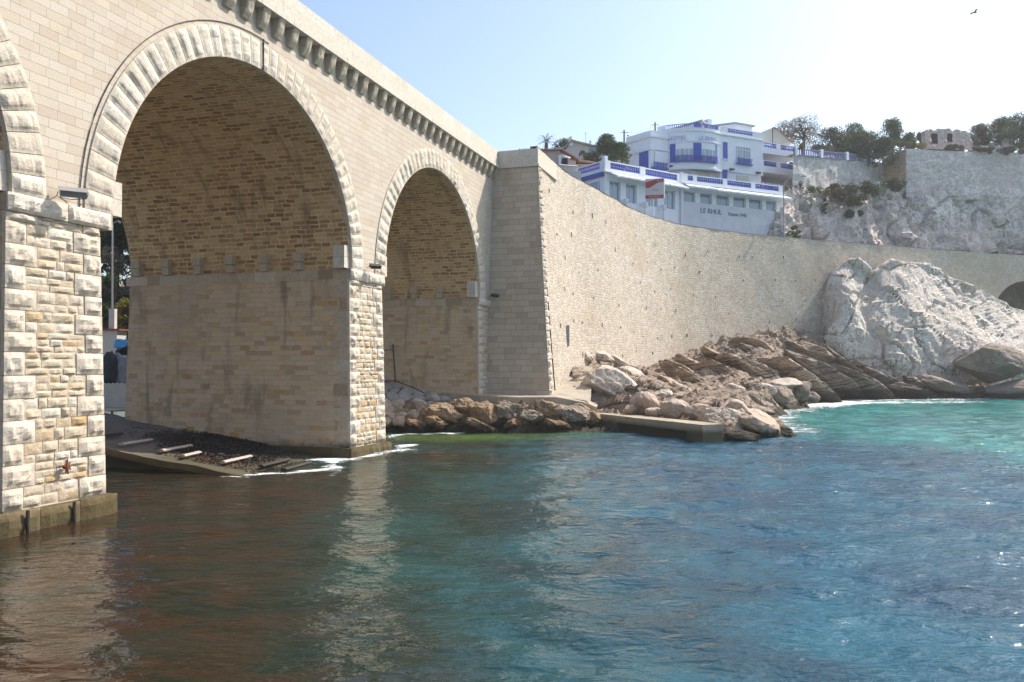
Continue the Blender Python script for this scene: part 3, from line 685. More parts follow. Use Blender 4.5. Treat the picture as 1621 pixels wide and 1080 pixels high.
BL = [
 (966, 612, 84, 50, 60.5, 'c', 'large tilted pale slab boulder beside the concrete ramp', 28, 5),
 (1022, 638, 40, 36, 56.5, 'p', 'angular pinkish cream boulder behind the left half of the jetty', 0, 4),
 (998, 647, 22, 17, 56, 'p', 'small boulder wedged between the tilted slab and the jetty', 0, 3),
 (1036, 652, 28, 17, 54.5, 'c', 'low pale boulder touching the middle of the jetty', 0, 3),
 (1068, 648, 46, 28, 54, 'c', 'broad rounded boulder behind the middle of the jetty', 10, 4),
 (1108, 654, 44, 25, 52.5, 'p', 'flat topped boulder behind the right half of the jetty', 5, 4),
 (1143, 666, 60, 40, 50.8, 'c', 'big blocky boulder at the right end of the jetty', 8, 5),
 (1198, 671, 64, 40, 50.8, 'c', 'big wedge shaped boulder nearest the point, right of the blocky one', 30, 5),
 (1178, 690, 54, 17, 48.3, 'd', 'low dark wet rock in the water below the wedge boulder', 5, 4),
 (1236, 683, 36, 17, 50.8, 'd', 'low jagged rock forming the tip of the point', 12, 4),
 (1050, 630, 32, 28, 59, 'c', 'grey cream boulder above the pinkish one', 0, 4),
 (1153, 629, 40, 22, 63.5, 'd', 'brown boulder halfway up the slope above the blocky boulder', 10, 4),
 (1164, 647, 38, 24, 57, 'c', 'cream boulder leaning behind the wedge boulder', 20, 4),
 (1191, 634, 44, 26, 66.5, 'd', 'rounded dark grey boulder in the middle of the point', 5, 4),
 (1238, 626, 42, 29, 75, 'd', 'large rounded grey boulder under the long flat slabs', 8, 4),
 (1202, 617, 44, 20, 73, 'c', 'pale flat slab left of the large rounded grey boulder', 5, 4),
 (1247, 607, 56, 15, 79.5, 'c', 'long flat cream slab lying on top of the boulders', -3, 4),
 (1268, 622, 22, 33, 79.5, 'd', 'upright dark block at the right end of the long flat slab', 12, 4),
 (1284, 630, 22, 17, 83, 'd', 'small dark boulder washed by the foam', 0, 3),
 (1163, 616, 34, 16, 70.5, 'c', 'smooth oval cream boulder on the slope', 4, 4),
 (1125, 638, 34, 18, 60.5, 'd', 'half buried brown slab on the slope', 18, 4),
 (1203, 650, 46, 15, 61, 'd', 'low dark slab close to the waterline on the far side of the point', 10, 4),
 (1112, 645, 34, 14, 57, 'p', 'small pinkish boulder above the flat topped one', 0, 3),
 (1017, 611, 26, 20, 63.5, 'c', 'small dark edged boulder right of the tilted slab', 20, 4),
 (1085, 625, 60, 20, 62.5, 'p', 'long tilted pinkish slab on the slope', 30, 4),
 (1066, 612, 54, 18, 66, 'p', 'tilted slab higher on the slope beside the pinkish one', 28, 4),
 (1000, 594, 46, 22, 67.5, 'c', 'pale fractured rock behind the tilted slab boulder', 15, 4),
 (925, 566, 30, 17, 68.5, 'p', 'pinkish boulder heaped against the wall beside the board posts', 10, 4),
 (950, 566, 38, 18, 71, 'c', 'pale broken rock heaped against the wall', 14, 4),
 (976, 572, 38, 18, 73, 'c', 'rightmost broken rock of the heap against the wall', 20, 4),
 (1270, 612, 26, 16, 84, 'd', 'small grey boulder behind the upright dark block', 0, 3),
 (1572, 578, 96, 56, 101, 'd', 'huge rounded grey boulder at the foot of the white rock', 12, 5),
 (1606, 616, 84, 26, 99, 'd', 'long low brown rock at the right edge by the water', -6, 5),
 (1496, 610, 70, 24, 100.5, 'd', 'low brown rock between the ridge and the huge grey boulder', 18, 5),
]
mats = {'c': M_rockc, 'p': M_rockp, 'd': M_rockd}
for k, (px, py, w_, h_, Y, mt, lb, tl, sb) in enumerate(BL): boulder(px, py, w_, h_, Y, mats[mt], 200+k*3, lb, tilt=tl, sub=sb, dep=1.1)
OC = [(705, 655, 50, 30, 54.3), (735, 648, 44, 32, 54.9), (768, 655, 50, 36, 54.2), (800, 650, 52, 34, 54.4), (838, 660, 50, 28, 53.9), (868, 652, 54, 30, 54.4), (905, 655, 60, 30, 54.6), (933, 662, 36, 30, 55.4), (690, 668, 44, 18, 53.6), (660, 671, 36, 14, 53.4), (815, 672, 40, 16, 53.5), (760, 674, 46, 14, 53.3), (880, 672, 44, 16, 53.6), (720, 640, 34, 18, 55.6), (920, 647, 30, 16, 55.3)]
ol = ['orange brown rock mass nearest the stone heap', 'tall orange rock beside the stone heap below the path', 'broad brown rock below the path, left of the abutment corner', 'fractured brown rock under the abutment', 'low brown rock by the water under the abutment', 'brown rock under the right corner of the abutment', 'wide ochre rock left of the jetty', 'ochre rock touching the left end of the jetty', 'low orange rock awash below the stone heap', 'lowest orange rock beside the middle pier', 'small dark rock awash in the middle of the ledge', 'flat dark rock awash under the broad brown one', 'flat dark rock awash near the jetty', 'small orange rock at the path edge', 'small pale ochre rock under the ramp']
for k, (px, py, w_, h_, Y) in enumerate(OC): boulder(px, py, w_, h_, Y, M_ochre if k not in (3, 4, 6) else M_rockd, 331+k*5, ol[k], 'rocks below the abutment', tilt=[12, -8, 20][k % 3], sub=5, planes=22, rough=2.1)
LD = [(1085, 598, 90, 22, 74, 30, 0), (1120, 615, 90, 20, 69, 32, 0), (1075, 618, 70, 18, 65, 30, 0), (1110, 587, 80, 22, 82, 30, 0), (1150, 600, 110, 20, 78.5, 28, 0), (1165, 577, 100, 24, 88, 28, 0), (1200, 594, 110, 22, 84, 27, 0), (1220, 568, 110, 26, 95, 25, 0), (1255, 590, 120, 24, 89.5, 27, 0), (1280, 562, 110, 26, 98.5, 25, 0), (1300, 592, 130, 26, 94.5, 27, 1), (1330, 582, 120, 26, 99., 27, 1), (1352, 606, 120, 24, 97, 23, 1), (1400, 606, 110, 24, 99.5, 20, 1), (1432, 618, 90, 18, 98, 14, 1), (1245, 550, 90, 20, 99.5, 16, 0), (1190, 562, 80, 20, 94, 20, 0), (1290, 614, 90, 20, 89.5, 22, 1), (1150, 633, 80, 16, 67, 28, 0), (1462, 612, 80, 20, 101.5, 16, 1), (1060, 592, 60, 16, 83, 20, 0), (1310, 566, 80, 20, 101.5, 28, 1), (1375, 592, 80, 20, 101, 26, 0)]
for dk, mt, nm_ in ((0, M_ledge, 'rock_ledges'), (1, M_ledged, 'dark_rock_ledges')):
    bm = bmesh.new()
    for k, (px, py, w_, h_, Y, tl, q_) in enumerate(LD):
        if q_ != dk: continue
        kk_ = Y/F; me = boulder_mesh('t', w_*kk_/2*1.25, w_*kk_/2*.75, h_*kk_/2*1.15, 700+k*7, mt, 5, 16, .13); M_ = Matrix.Translation(at(px, py+4, Y+.5)) @ Matrix.Rotation(R(tl), 4, 'Y') @ Matrix.Rotation(R(-14), 4, 'X') @ Matrix.Rotation(R(18), 4, 'Z')
        me.transform(M_); bm.from_mesh(me); bpy.data.meshes.remove(me)
    me = bpy.data.meshes.new(nm_); bm.to_mesh(me); bm.free(); me.materials.append(mt); o = bpy.data.objects.new(nm_, me); COL.objects.link(o); structure(o)
# heap of rounded stones under the second arch
r = random.Random(8); HM = [boulder_mesh('heap_stone', 1, .9, .74, 900+k, M_rubst, 3, 7, .05) for k in range(6)]; HMo = [boulder_mesh('heap_stone', 1, .9, .72, 950+k, M_rockc, 3, 8, .08) for k in range(4)]
cnt = 0
for row in range(8):
    t = row/7; yy = lerp(604, 668, t); Y = lerp(59.8, 53.9, t)
    xmax = [672, 695, 716, 706, 690, 668, 655, 640][row]; x = 596+r.uniform(-4, 6)
    while x < xmax:
        wpx = r.uniform(15, 27); o = bpy.data.objects.new('heap_stone', r.choice(HM if row < 4 else HMo)); COL.objects.link(o)
        dz = max(0, (x-640)/60)*8 if row < 3 else 0
        o.location = at(x+wpx/2, yy+dz+r.uniform(-2, 2), Y+r.uniform(-.2, .2)); s_ = wpx*Y/F/2*1.12; o.scale = (s_, s_, s_*r.uniform(.8, 1)); o.rotation_euler = (r.uniform(-.4, .4), r.uniform(-.5, .5), r.uniform(0, 6))
        tag(o, 'pale grey rounded stone in the shaded upper heap under the second arch' if row < 4 else 'warm coloured angular stone in the sunlit lower heap beside the middle pier', 'stone', 'grey stones heaped under the arch' if row < 4 else 'stones at the water beside the middle pier')
        x += wpx*.86; cnt += 1

# ------------------------------------------------------------ lofted rock faces
def loft(rows, nu, nv, disp, seed, mode='rock', closeback=None):
    """rows: list of rows of Vectors, bottom to top; Catmull-Rom in both directions, displaced along the normal"""
    R1 = [crom(r_, nu) for r_ in rows]; cols = list(zip(*R1)); C2 = [crom(c, nv) for c in cols]       # C2[u][v]
    U, V = len(C2), len(C2[0]); out = []
    for v in range(V):
        for u in range(U):
            p = C2[u][v]; a = C2[min(u+1, U-1)][v]-C2[max(u-1, 0)][v]; b = C2[u][min(v+1, V-1)]-C2[u][max(v-1, 0)]
            n_ = a.cross(b); n_ = n_.normalized() if n_.length > 1e-9 else Vector((0, -1, 0))
            q = p*.16+Vector((seed, 2, 3)); wv = Vector((fbm(q*1.3, 2), fbm(q*1.3+Vector((5, 5, 5)), 2), fbm(q+Vector((1, 8, 2)), 2)))
            d = disp*(.7*billow(q*2.3+wv*.5, 6)+1.0*facet(p*.17+wv*.25)+.42*facet(p*Vector((.55, .55, .4)) if 0 else Vector((p.x*.5, p.y*.5, p.z*.38))+wv*.3)+.14*facet(p*1.4)); bs = (p.z*.9+.35*p.x+1.2*fbm(p*.12, 2))/2.1; d += disp*.42*((bs-math.floor(bs))**1.5-.4)*(1+fbm(p*.1+Vector((2, 9, 1)), 2)*1.5)
            if mode == 'white':      # smooth dissolved limestone with a few deep clefts
                c1 = abs(noise.noise(Vector((p.x*.17+p.z*.06, p.z*.05, seed))+wv*.35)); c2 = abs(noise.noise(Vector((p.x*.11-p.z*.14, p.z*.11, seed+9))+wv*.4))
                d -= disp*1.6*(1-ss(0, .05, c1))+disp*.9*(1-ss(0, .04, c2))
            if mode == 'cliff':
                c1 = abs(noise.noise(Vector((p.x*.22-p.z*.15, p.z*.07, seed))+wv*.6)); d -= disp*.8*(1-ss(0, .06, c1)); d *= ss(0, .12, 1.-v/V+.02)
            out.append(p+n_*d)
    m = MB(); m.add(out, [(v*U+u, v*U+u+1, (v+1)*U+u+1, (v+1)*U+u) for v in range(V-1) for u in range(U-1)]); return m
cols = [1288, 1304, 1318, 1335, 1352, 1372, 1392, 1415, 1440, 1470, 1500, 1535, 1575, 1621, 1690, 1780]
top = [560, 520, 448, 418, 411, 431, 418, 412, 414, 418, 434, 453, 476, 494, 512, 530]
bot = [575, 572, 572, 576, 585, 592, 600, 604, 606, 604, 600, 600, 602, 604, 606, 606]
rows = []
Yt = [103.6, 104.2, 105., 105.6, 106.2, 107., 108, 108.8, 110, 111.5, 113, 114.5, 117, 119, 122, 126]
Yb = [102.2, 102, 101.6, 101.2, 101, 101, 101.2, 101.4, 101.8, 102.4, 103, 103.6, 104.5, 105.5, 108, 111]
blg = [0, .4, .8, 1., .8, .25, .8, 1.2, 1.3, .8, .9, 1., .7, .9, .6, .5]
for f in (0., .16, .36, .58, .8, .94, 1.):
    rr = []
    for i, px in enumerate(cols):
        y = lerp(bot[i], top[i], f); Yd = lerp(Yb[i], Yt[i], f**1.5)-1.5*blg[i]*math.sin(math.pi*min(f, 1))**.8
        rr.append(at(px+(8*math.sin(f*9+i)), y, Yd))
    rows.append(rr)
rows.insert(0, [p+Vector((0, -.5, -4)) for p in rows[0]])
rows.append([p+Vector((-.4, 6, -1.5)) for p in rows[-1]])
structure(loft(rows, 14, 11, .42, 4, 'white').build('white_rock', M_white, smooth=False))

# ------------------------------------------------------------ concrete jetty
jt = empty('concrete_jetty', 'low stained concrete jetty slab reaching into the water in front of the boulders', 'jetty', (9, 52, 0))
c0, c1 = Vector((5.75, 57.0, 0)), Vector((10.85, 47.1, 0)); jd = (c1-c0).normalized(); jn = Vector((jd.y, -jd.x, 0)); jl = (c1-c0).length
J = lambda x, y, z: c0+jd*x-jn*y+Vector((0, 0, z))
def slab(m, x0, x1, y0, y1, z0, z1, M, seed=0, st=.35, amp=.02):
    nx = max(2, int((x1-x0)/st)); ny = max(2, int((y1-y0)/st))
    jit = lambda x, y, z: M(x+amp*noise.noise(Vector((x, y, z))*2.3), y+amp*noise.noise(Vector((x+9, y, z))*2.3), z+amp*noise.noise(Vector((x, y+9, z))*2.1))
    for z, fl in ((z1, False), (z0, True)): m.grid(lambda i, j: jit(lerp(x0, x1, i/nx), lerp(y0, y1, j/ny), z), nx, ny, flip=fl)
    for y, fl in ((y0, True), (y1, False)): m.grid(lambda i, j: jit(lerp(x0, x1, i/nx), y, lerp(z1, z0, j)), nx, 1, flip=not fl)
    for x, fl in ((x0, False), (x1, True)): m.grid(lambda i, j: jit(x, lerp(y0, y1, i/ny), lerp(z1, z0, j)), ny, 1, flip=not fl)
m = MB(); slab(m, 2.6, jl, 0, 1.55, .62, 1.08, J); slab(m, -.4, 2.6, .0, 1.6, -.6, 1.09, J); m.build('deck_slab', M_jetty, jt)
m = MB(); slab(m, 2.3, jl-1.6, .22, 1.45, -1, .625, J); m.build('jetty_base', M_logd, jt)
m = MB(); slab(m, jl-1.45, jl-.03, .04, 1.5, -1, .625, J); m.build('end_block', M_jetty, jt)
# ------------------------------------------------------------ slipway under the big arch
zr = lambda o: max(-.6, .11+.128*(-o-1.2))
slp = []
def PS(i, j):
    s = lerp(28.6, 36.2, i/30); o = lerp(1.8, -26, j/90); e = .35*noise.noise(Vector((s*.6, o*.5, 1))) if i in (0,) else 0
    return B(s+e, o, zr(o)+.035*noise.noise(Vector((s, o, 4))*1.3)+.02*noise.noise(Vector((s, o, 4))*4))
m = MB(); m.grid(PS, 30, 90, flip=True)
def PE(i, j):
    o = lerp(1.0, -26, i/90); s = 28.6+.35*noise.noise(Vector((28.6*.6, o*.5, 1))); 
    return [B(s, o, zr(o)+.035), B(s-.16, o, zr(o)+.02), B(s-.2, o, zr(o)-.32), B(s+.35, o, zr(o)-.5), B(s+.5, o, -1.2)][j]
m.grid(PE, 90, 4); structure(m.build('slipway', M_ramp))
m = MB()
def PE2(i, j): o = lerp(.3, -11, i/60); s = 28.42+.35*noise.noise(Vector((28.6*.6, o*.5, 1))); return [B(s, o, zr(o)+.07), B(s-.1+.08*noise.noise(Vector((o*1.7, 1, 1))), o, zr(o)+.05), B(s-.12, o, zr(o)-.22), B(s+.1, o, zr(o)-.42)][j]
m.grid(PE2, 60, 3); structure(m.build('slipway_edge', M_ochc))
LG = [(29.1, -7.6, 2.2, 0, 'pale plank at the upper left of the slipway, half hidden by the near pier'), (29.4, -5.7, 2.3, 0, 'long bleached timber lying across the slipway, left of the weed litter'), (29.2, -4.4, 1.5, 0, 'short bleached timber at the slipway edge'), (29.5, -2.6, 2.4, 0, 'bleached timber lying across the middle of the slipway'), (30.2, -1.2, 2.6, 1, 'dark wet timber lying lowest on the slipway'), (30.4, -.2, 2.6, 1, 'dark timber awash at the foot of the slipway'), (29.0, -9.4, 2.4, 1, 'grey timber lying across the upper slipway')]
for k, (s, o, L, dk, lb) in enumerate(LG):
    m = MB(); nseg = 8; hh = .1
    def PL(i, j): x = i/nseg; a = j/8*2*math.pi; return B(s+L*x, o+.15*math.cos(a)*(1+.2*noise.noise(Vector((x*3, j, k))))-.35*x, zr(o)+.17+hh*.7*math.sin(a)*(1+.25*noise.noise(Vector((x*4, j, k)))))
    m.grid(PL, nseg, 8); m.add([PL(0, j) for j in range(8)], [tuple(range(8))]); m.add([PL(nseg, j) for j in range(8)], [tuple(range(8))])
    tag(m.build('timber', M_logd if dk else M_log, origin=B(s, o, zr(o))), lb, 'timber', 'timbers across the slipway')
def litter(name, mat, area, n, sz, seed, zoff=0.):
    r = random.Random(seed); m = MB()
    for k in range(n):
        s, o = area(r); hh = zr(o)+zoff+.02+.1*r.random(); c = B(s, o, hh); 
        for q in range(1):
            a = Vector((r.gauss(0, 1), r.gauss(0, 1), r.gauss(0, .5))).normalized()*sz*r.uniform(.4, 1.3); b = a.cross(Vector((r.gauss(0, 1), r.gauss(0, 1), r.gauss(0, 1)))).normalized()*sz*.35*r.uniform(.5, 1.5)
            m.add([c-a-b, c+a-b*.6, c+a*.8+b, c-a+b], [(0, 1, 2, 3)])
    o_ = m.build(name, mat); o_['kind'] = 'stuff'; return o_
litter('dry_weed_litter', M_debris, lambda r: (r.uniform(29.3, 33.0), r.gauss(-3.6, 1.2)), 4200, .045, 1, -.03)
def weedy(r): s = r.uniform(30.5, 35.6); return (s, -5.4-(s-33)*.4+r.gauss(0, 1.5+.4*math.sin(s*3)))
m = MB()
def PWd(i, j):
    s = lerp(31.2, 36., i/40); o = lerp(-1.2, -11.5, j/70); h = .15*(ss(0, .3, i/40))*ss(0, .2, j/70)*ss(0, .35, 1-j/70)*(.5+1.4*fbm(Vector((s*.8, o*.8, 2)), 4))-.06
    return B(s, o, zr(o)+h)
m.grid(PWd, 40, 70, flip=True); o_ = m.build('seaweed_bank', M_seaweed); o_['kind'] = 'stuff'
litter('seaweed', M_seaweed, weedy, 9000, .06, 2, .02)

# ------------------------------------------------------------ water
def axis(a, b, st, lo, hi, g=1.18):
    mid = list(np.arange(a, b+1e-6, st)); lft = []; x = a; d = st
    while x > lo: d *= g; x -= d; lft.append(x)
    rgt = []; x = b; d = st
    while x < hi: d *= g; x += d; rgt.append(x)
    return np.array(lft[::-1]+mid+rgt)
ys = [-400., -100, -30, -5, 2, 5, 7.5]; y = 8.5; 
while y < 62: ys.append(y); y += .07*max(.9, y/16)
while y < 125: ys.append(y); y += .45
while y < 5000: ys.append(y); y *= 1.25
ys = np.array(ys); xs = axis(-20, 32, .16, -3000, 4000, 1.14)
X, Y = np.meshgrid(xs, ys); Zw = np.full(X.shape, WZ)
rng = np.random.RandomState(4); amp = np.clip((X+16)/22, .28, 1)*np.clip(Y/10, .6, 1.)*(np.abs(X) < 90)*(Y > 6)*(Y < 140)
for k in range(34):
    lam = 10**rng.uniform(-.15, .62); th = rng.normal(R(252), .6); kx, ky = math.cos(th)*2*math.pi/lam, math.sin(th)*2*math.pi/lam
    ph = rng.uniform(0, 6.28); wob = .6*np.sin(X*.21+rng.uniform(0, 6)+.3*Y)+.5*np.sin(Y*.17+rng.uniform(0, 6)-.2*X)
    Zw += amp*.0052*lam**.9*np.sin(kx*X+ky*Y+ph+wob)*(np.where(np.maximum(Y, 8)*.07/16 < lam/4, 1, 0))
nv = X.size; nxx = len(xs)
me = bpy.data.meshes.new('sea'); me.vertices.add(nv); me.vertices.foreach_set('co', np.stack([X, Y, Zw], -1).ravel())
ii = (np.arange(len(ys)-1)[:, None]*nxx+np.arange(nxx-1)[None, :]).ravel(); quads = np.stack([ii, ii+1, ii+nxx+1, ii+nxx], 1)
me.loops.add(len(quads)*4); me.loops.foreach_set('vertex_index', quads.ravel()); me.polygons.add(len(quads)); me.polygons.foreach_set('loop_start', np.arange(0, len(quads)*4, 4)); me.polygons.foreach_set('use_smooth', [True]*len(quads)); me.update(); me.validate()
sea = bpy.data.objects.new('sea', me); COL.objects.link(sea); structure(sea)
# what the water itself looks like: sand, weed and foam
def sm(a, b, x): t = np.clip((x-a)/(b-a), 0, 1); return t*t*(3-2*t)
def segd(pts):
    d = np.full(X.shape, 1e9)
    for (x0, y0), (x1, y1) in zip(pts[:-1], pts[1:]):
        dx, dy = x1-x0, y1-y0; t = np.clip(((X-x0)*dx+(Y-y0)*dy)/(dx*dx+dy*dy), 0, 1); d = np.minimum(d, np.hypot(X-x0-t*dx, Y-y0-t*dy))
    return d
def w2(px, Y_): p = at(px, 568, Y_); return (p.x, Y_)
wv = 1.6*np.sin(X*.35+Y*.1)+1.2*np.sin(Y*.31-X*.15+1)+.7*np.sin(X*.9+Y*.5)
turq = sm(-8., 8., (X-19)*1.15+(Y-50.5)*.42+wv*.8)*sm(-1, 3, X-15)*sm(26, 48, Y+wv*1.2+.35*(X-20))
dk = np.exp(-(((X-31)/6)**2+((Y-60)/4.5)**2)); turq *= 1-.6*dk
grn = np.exp(-(((X+3.8)/4.8)**2+((Y-50.2)/2.3)**2))+.55*np.exp(-(((X-3)/4)**2+((Y-52)/2.)**2))+.5*np.exp(-(((X-1.5)/5)**2+((Y-45)/4)**2))*0
brn = sm(1.5, -8, X+.12*(Y-20)+wv*1.1)*sm(44, 38, Y-.4*X+wv*.4)
brn = np.clip(brn+.8*np.exp(-(((X+4)/3.5)**2+((Y-40)/3.)**2))+.7*np.exp(-(((X+3.5)/4)**2+((Y-46.6)/1.4)**2)), 0, 1)
foam = 1.05*np.exp(-(segd([B(34.4, -1.2, 0).xy[:], B(35.4, .35, 0).xy[:], B(37, .7, 0).xy[:], B(39.6, 1.0, 0).xy[:], B(41.2, .4, 0).xy[:]])/.75)**2)
foam += .8*np.exp(-(segd([w2(640, 51.8), w2(610, 50.5), w2(655, 52.6), w2(720, 52.9)])/.8)**2)
foam += .95*np.exp(-(segd([B(28.3, -1.2, 0).xy[:], B(30, .6, 0).xy[:], B(32, 1.3, 0).xy[:], B(34.4, -.2, 0).xy[:]])/.65)**2)
foam += .9*np.exp(-(segd([w2(1258, 54), w2(1235, 58), w2(1222, 64), w2(1226, 70), w2(1250, 78), w2(1280, 85), w2(1310, 90), w2(1350, 94.5), w2(1420, 96), w2(1480, 97), w2(1560, 98), w2(1640, 98), w2(1720, 98)])/(1.1+.03*Y))**2)
foam += .8*np.exp(-(segd([w2(1300, 84), w2(1360, 88), w2(1450, 90), w2(1560, 91)])/2.2)**2)
foam += .55*np.exp(-(segd([w2(1150, 47), w2(1180, 46.6), w2(1215, 48), w2(1255, 49.5)])/.35)**2)
foam += .35*np.exp(-(segd([w2(700, 52.9), w2(800, 52.9), w2(900, 53.6)])/.3)**2)
for nm_, ar in (('turq', turq), ('green', grn), ('brown', brn), ('foam', foam)):
    A_ = me.attributes.new(nm_, 'FLOAT', 'POINT'); A_.data.foreach_set('value', np.clip(ar, 0, 1.5).ravel().astype(np.float32))
n = NT('sea_water'); p = n.pos()
pz = n.noise(n.map(p, (1, 1, 0)), .22, 5, .6, .6); pf = n.noise(n.map(p, (1, 1, 0)), 1.1, 6, .7)
col = n.mix(n.mr(pz, .35, .68), (.01, .05, .085), (.012, .085, .125))
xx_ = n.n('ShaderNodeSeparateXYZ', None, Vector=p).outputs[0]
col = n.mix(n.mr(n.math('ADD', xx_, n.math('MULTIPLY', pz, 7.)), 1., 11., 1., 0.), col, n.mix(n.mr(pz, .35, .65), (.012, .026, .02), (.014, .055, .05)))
col = n.mix(n.math('MULTIPLY', n.attr('brown'), n.mr(pz, .3, .56, .55, 1.)), col, n.mix(n.mr(n.noise(n.map(p, (1, 1.6, 0)), .45, 6, .65, .5), .38, .62), (.036, .017, .008), (.014, .016, .009)))
col = n.mix(n.math('MULTIPLY', n.attr('green'), .9, 0, True), col, n.mix(pz, (.05, .11, .025), (.13, .18, .045)))
col = n.mix(n.math('MULTIPLY', n.attr('turq'), n.mr(pf, .25, .6, .75, 1.)), col, n.mix(n.mr(pz, .35, .65), (.01, .125, .12), (.03, .24, .22)))
fo = n.noise(n.map(p, (1, 1, 0)), 1.9, 8, .8, 1.2); fo2 = n.noise(n.map(p, (.35, 1, 0)), 1.2, 5, .6, .5)
fm = n.mr(n.math('ADD', n.math('MULTIPLY', n.attr('foam'), .62), n.math('ADD', n.math('MULTIPLY', fo, 1.5), n.math('MULTIPLY', fo2, .9))), 1.6, 1.88)
fm = n.math('MULTIPLY', fm, n.mr(n.attr('foam'), .05, .3))
col = n.mix(fm, col, (.72, .76, .76))
calm = n.mr(n.math('ADD', n.n('ShaderNodeSeparateXYZ', None, Vector=p).outputs[0], n.math('MULTIPLY', pz, 6.)), -9., 9., .35, 1.)
b1 = n.noise(n.map(p, (.75, 1.5, 1), (0, 0, R(-12))), 1.3, 2, .5, .3); b2 = n.noise(n.map(p, (.8, 1.5, 1), (0, 0, R(10))), 3.0, 3, .5, .3); b3 = n.noise(n.map(p, (.9, 1.3, 1)), 8, 2, .5)
hh = n.math('ADD', n.math('MULTIPLY', b1, .75), n.math('ADD', n.math('MULTIPLY', b2, .42), n.math('MULTIPLY', b3, .09)))
bmp = n.n('ShaderNodeBump', None, Strength=calm, Distance=.19, Height=n.math('ADD', hh, n.math('MULTIPLY', fm, .3)))
n.set(n.b, 'Base Color', col); n.set(n.b, 'Roughness', n.math('ADD', .035, n.math('MULTIPLY', fm, .7))); n.set(n.b, 'IOR', 1.333); n.set(n.b, 'Specular IOR Level', .5); n.set(n.b, 'Normal', bmp)
me.materials.append(n.m)
# small marks at the shore
bd = empty('board_on_posts', 'narrow board on two thin posts by the wall above the ramp', 'board', at(897, 583, 64))
m = MB(); p = at(893, 532, 64); m.box(p.x-.03, p.x+.35, p.y-.9, p.y+.2, p.z-.75, p.z+.8); m.build('board_panel', M_gmetal, bd)
for dx, nm_ in ((.05, 0), (.33, 1)):
    m = MB(); q = at(895, 583, 64); m.tube([Vector((p.x+dx, p.y-.5+nm_*.9, q.z-.2)), Vector((p.x+dx, p.y-.5+nm_*.9, p.z+.9-.6*nm_))], .05, 6); m.build('post', M_trim, bd)
m = MB(); a = at(626, 606, 58.6); m.tube([a, at(622, 545, 58.6)], .06, 6); tag(m.build('iron_post', M_metal, origin=a), 'thin black iron post standing at the top of the stone heap under the second arch', 'post')
m = MB(); m.tube([at(600, 556, 57.5), at(612, 555, 58), at(622, 553, 58.6)], .025, 5); tag(m.build('chain', M_metal, origin=at(612, 555, 58)), 'dark chain running from the black iron post to the middle pier', 'chain')
m = MB(); m.tube([at(600, 604, 58.8), at(626, 603, 58.6), at(650, 612, 58.0), at(672, 622, 57)], .04, 5); tag(m.build('rail', M_metal, origin=at(626, 603, 58.6)), 'low dark rail running down over the grey stone heap', 'rail')
m = MB(); m.tube([B(39.0, .5, .95), B(39.6, 1.0, -.1)], .02, 5); tag(m.build('thin_stick', M_logd, origin=B(39.6, 1, 0)), 'thin stick leaning in the foam at the foot of the middle pier', 'stick')
m = MB(); p = at(844, 562, 58.); m.box(p.x-.35, p.x+.3, -.02, .02, -.3, .3, lambda x, y, z: B(56.45-1.5*(18.8-p.z)/15.8-.04+y, 3.6+(x-p.x), p.z+z)); tag(m.build('notice_plate', M_trim, origin=B(55, 3.6, p.z)), 'small pale square plate low on the shaded face of the abutment', 'plate')
bp = at(1543, 20, 70); m = MB()
m.tube([bp+Vector((-.22, 0, 0)), bp, bp+Vector((.2, 0, .03))], [.02, .08, .03], 8); 
for sg in (-1, 1): m.add([bp+Vector((-.08, 0, .03)), bp+Vector((.1, 0, .03)), bp+Vector((.02, sg*.35, .16)), bp+Vector((-.1, sg*.7, .06)), bp+Vector((-.12, sg*.35, .14))], [(0, 1, 2, 3, 4)])
tag(m.build('bird', M_bird, origin=bp), 'small dark gull flying high in the sky at upper right', 'bird')

# ------------------------------------------------------------ hotel
XA, YA, OA = Vector((.814, .581, 0)), Vector((-.581, .814, 0)), Vector((11.09, 98.56, 0))
XB, YB, OB = Vector((.893, .451, 0)), Vector((-.451, .893, 0)), Vector((21.75, 106.17, 0))
FA = lambda x, y, z: OA+XA*x+YA*y+Vector((0, 0, z))
FB = lambda x, y, z: OB+XB*x+YB*y+Vector((0, 0, z))
FS = lambda x, y, z: OA+YA*x+XA*y+Vector((0, 0, z))        # side of the terrace wing (x runs back)
hot = empty('hotel', 'white seaside hotel with blue balustrades and shutters, rounded corner bay and restaurant terrace', 'hotel', FB(5, 5, 20))
m = MB()
# terrace wing, angled front
Awin = [(.8, 2.6), (3.5, 5.3), (6.9, 8.9), (10.1, 12.1)]; x = 0
m.box(0, 13.1, 0, 9, 18.5, 23.95, FA)
for a, b in Awin+[(13.1, 13.1)]: m.box(x, a, 0, .6, 23.95, 26.3, FA); x = b
m.box(0, 13.1, 0, 9, 26.3, 27.75, FA); m.box(0, .4, .6, 6, 23.95, 26.3, FA)
m.build('terrace_wing_wall', M_wwhite, hot)
m = MB(); Bwin = [(.5, 2.4), (3.2, 5.2), (5.9, 8.1), (8.8, 11.), (11.6, 13.9), (14.6, 16.5)]; x = .0
m.box(.0, 17.5, .02, 6, 18.5, 25.2, FB); m.build('restaurant_base', M_wlow, hot)
m = MB()
for a, b in Bwin+[(17.5, 17.5)]: m.box(x, a, 0, .6, 25.2, 26.55, FB); x = b
m.box(.0, 17.55, -.03, 6, 26.55, 27.8, FB); m.build('restaurant_wall', M_wwhite, hot)
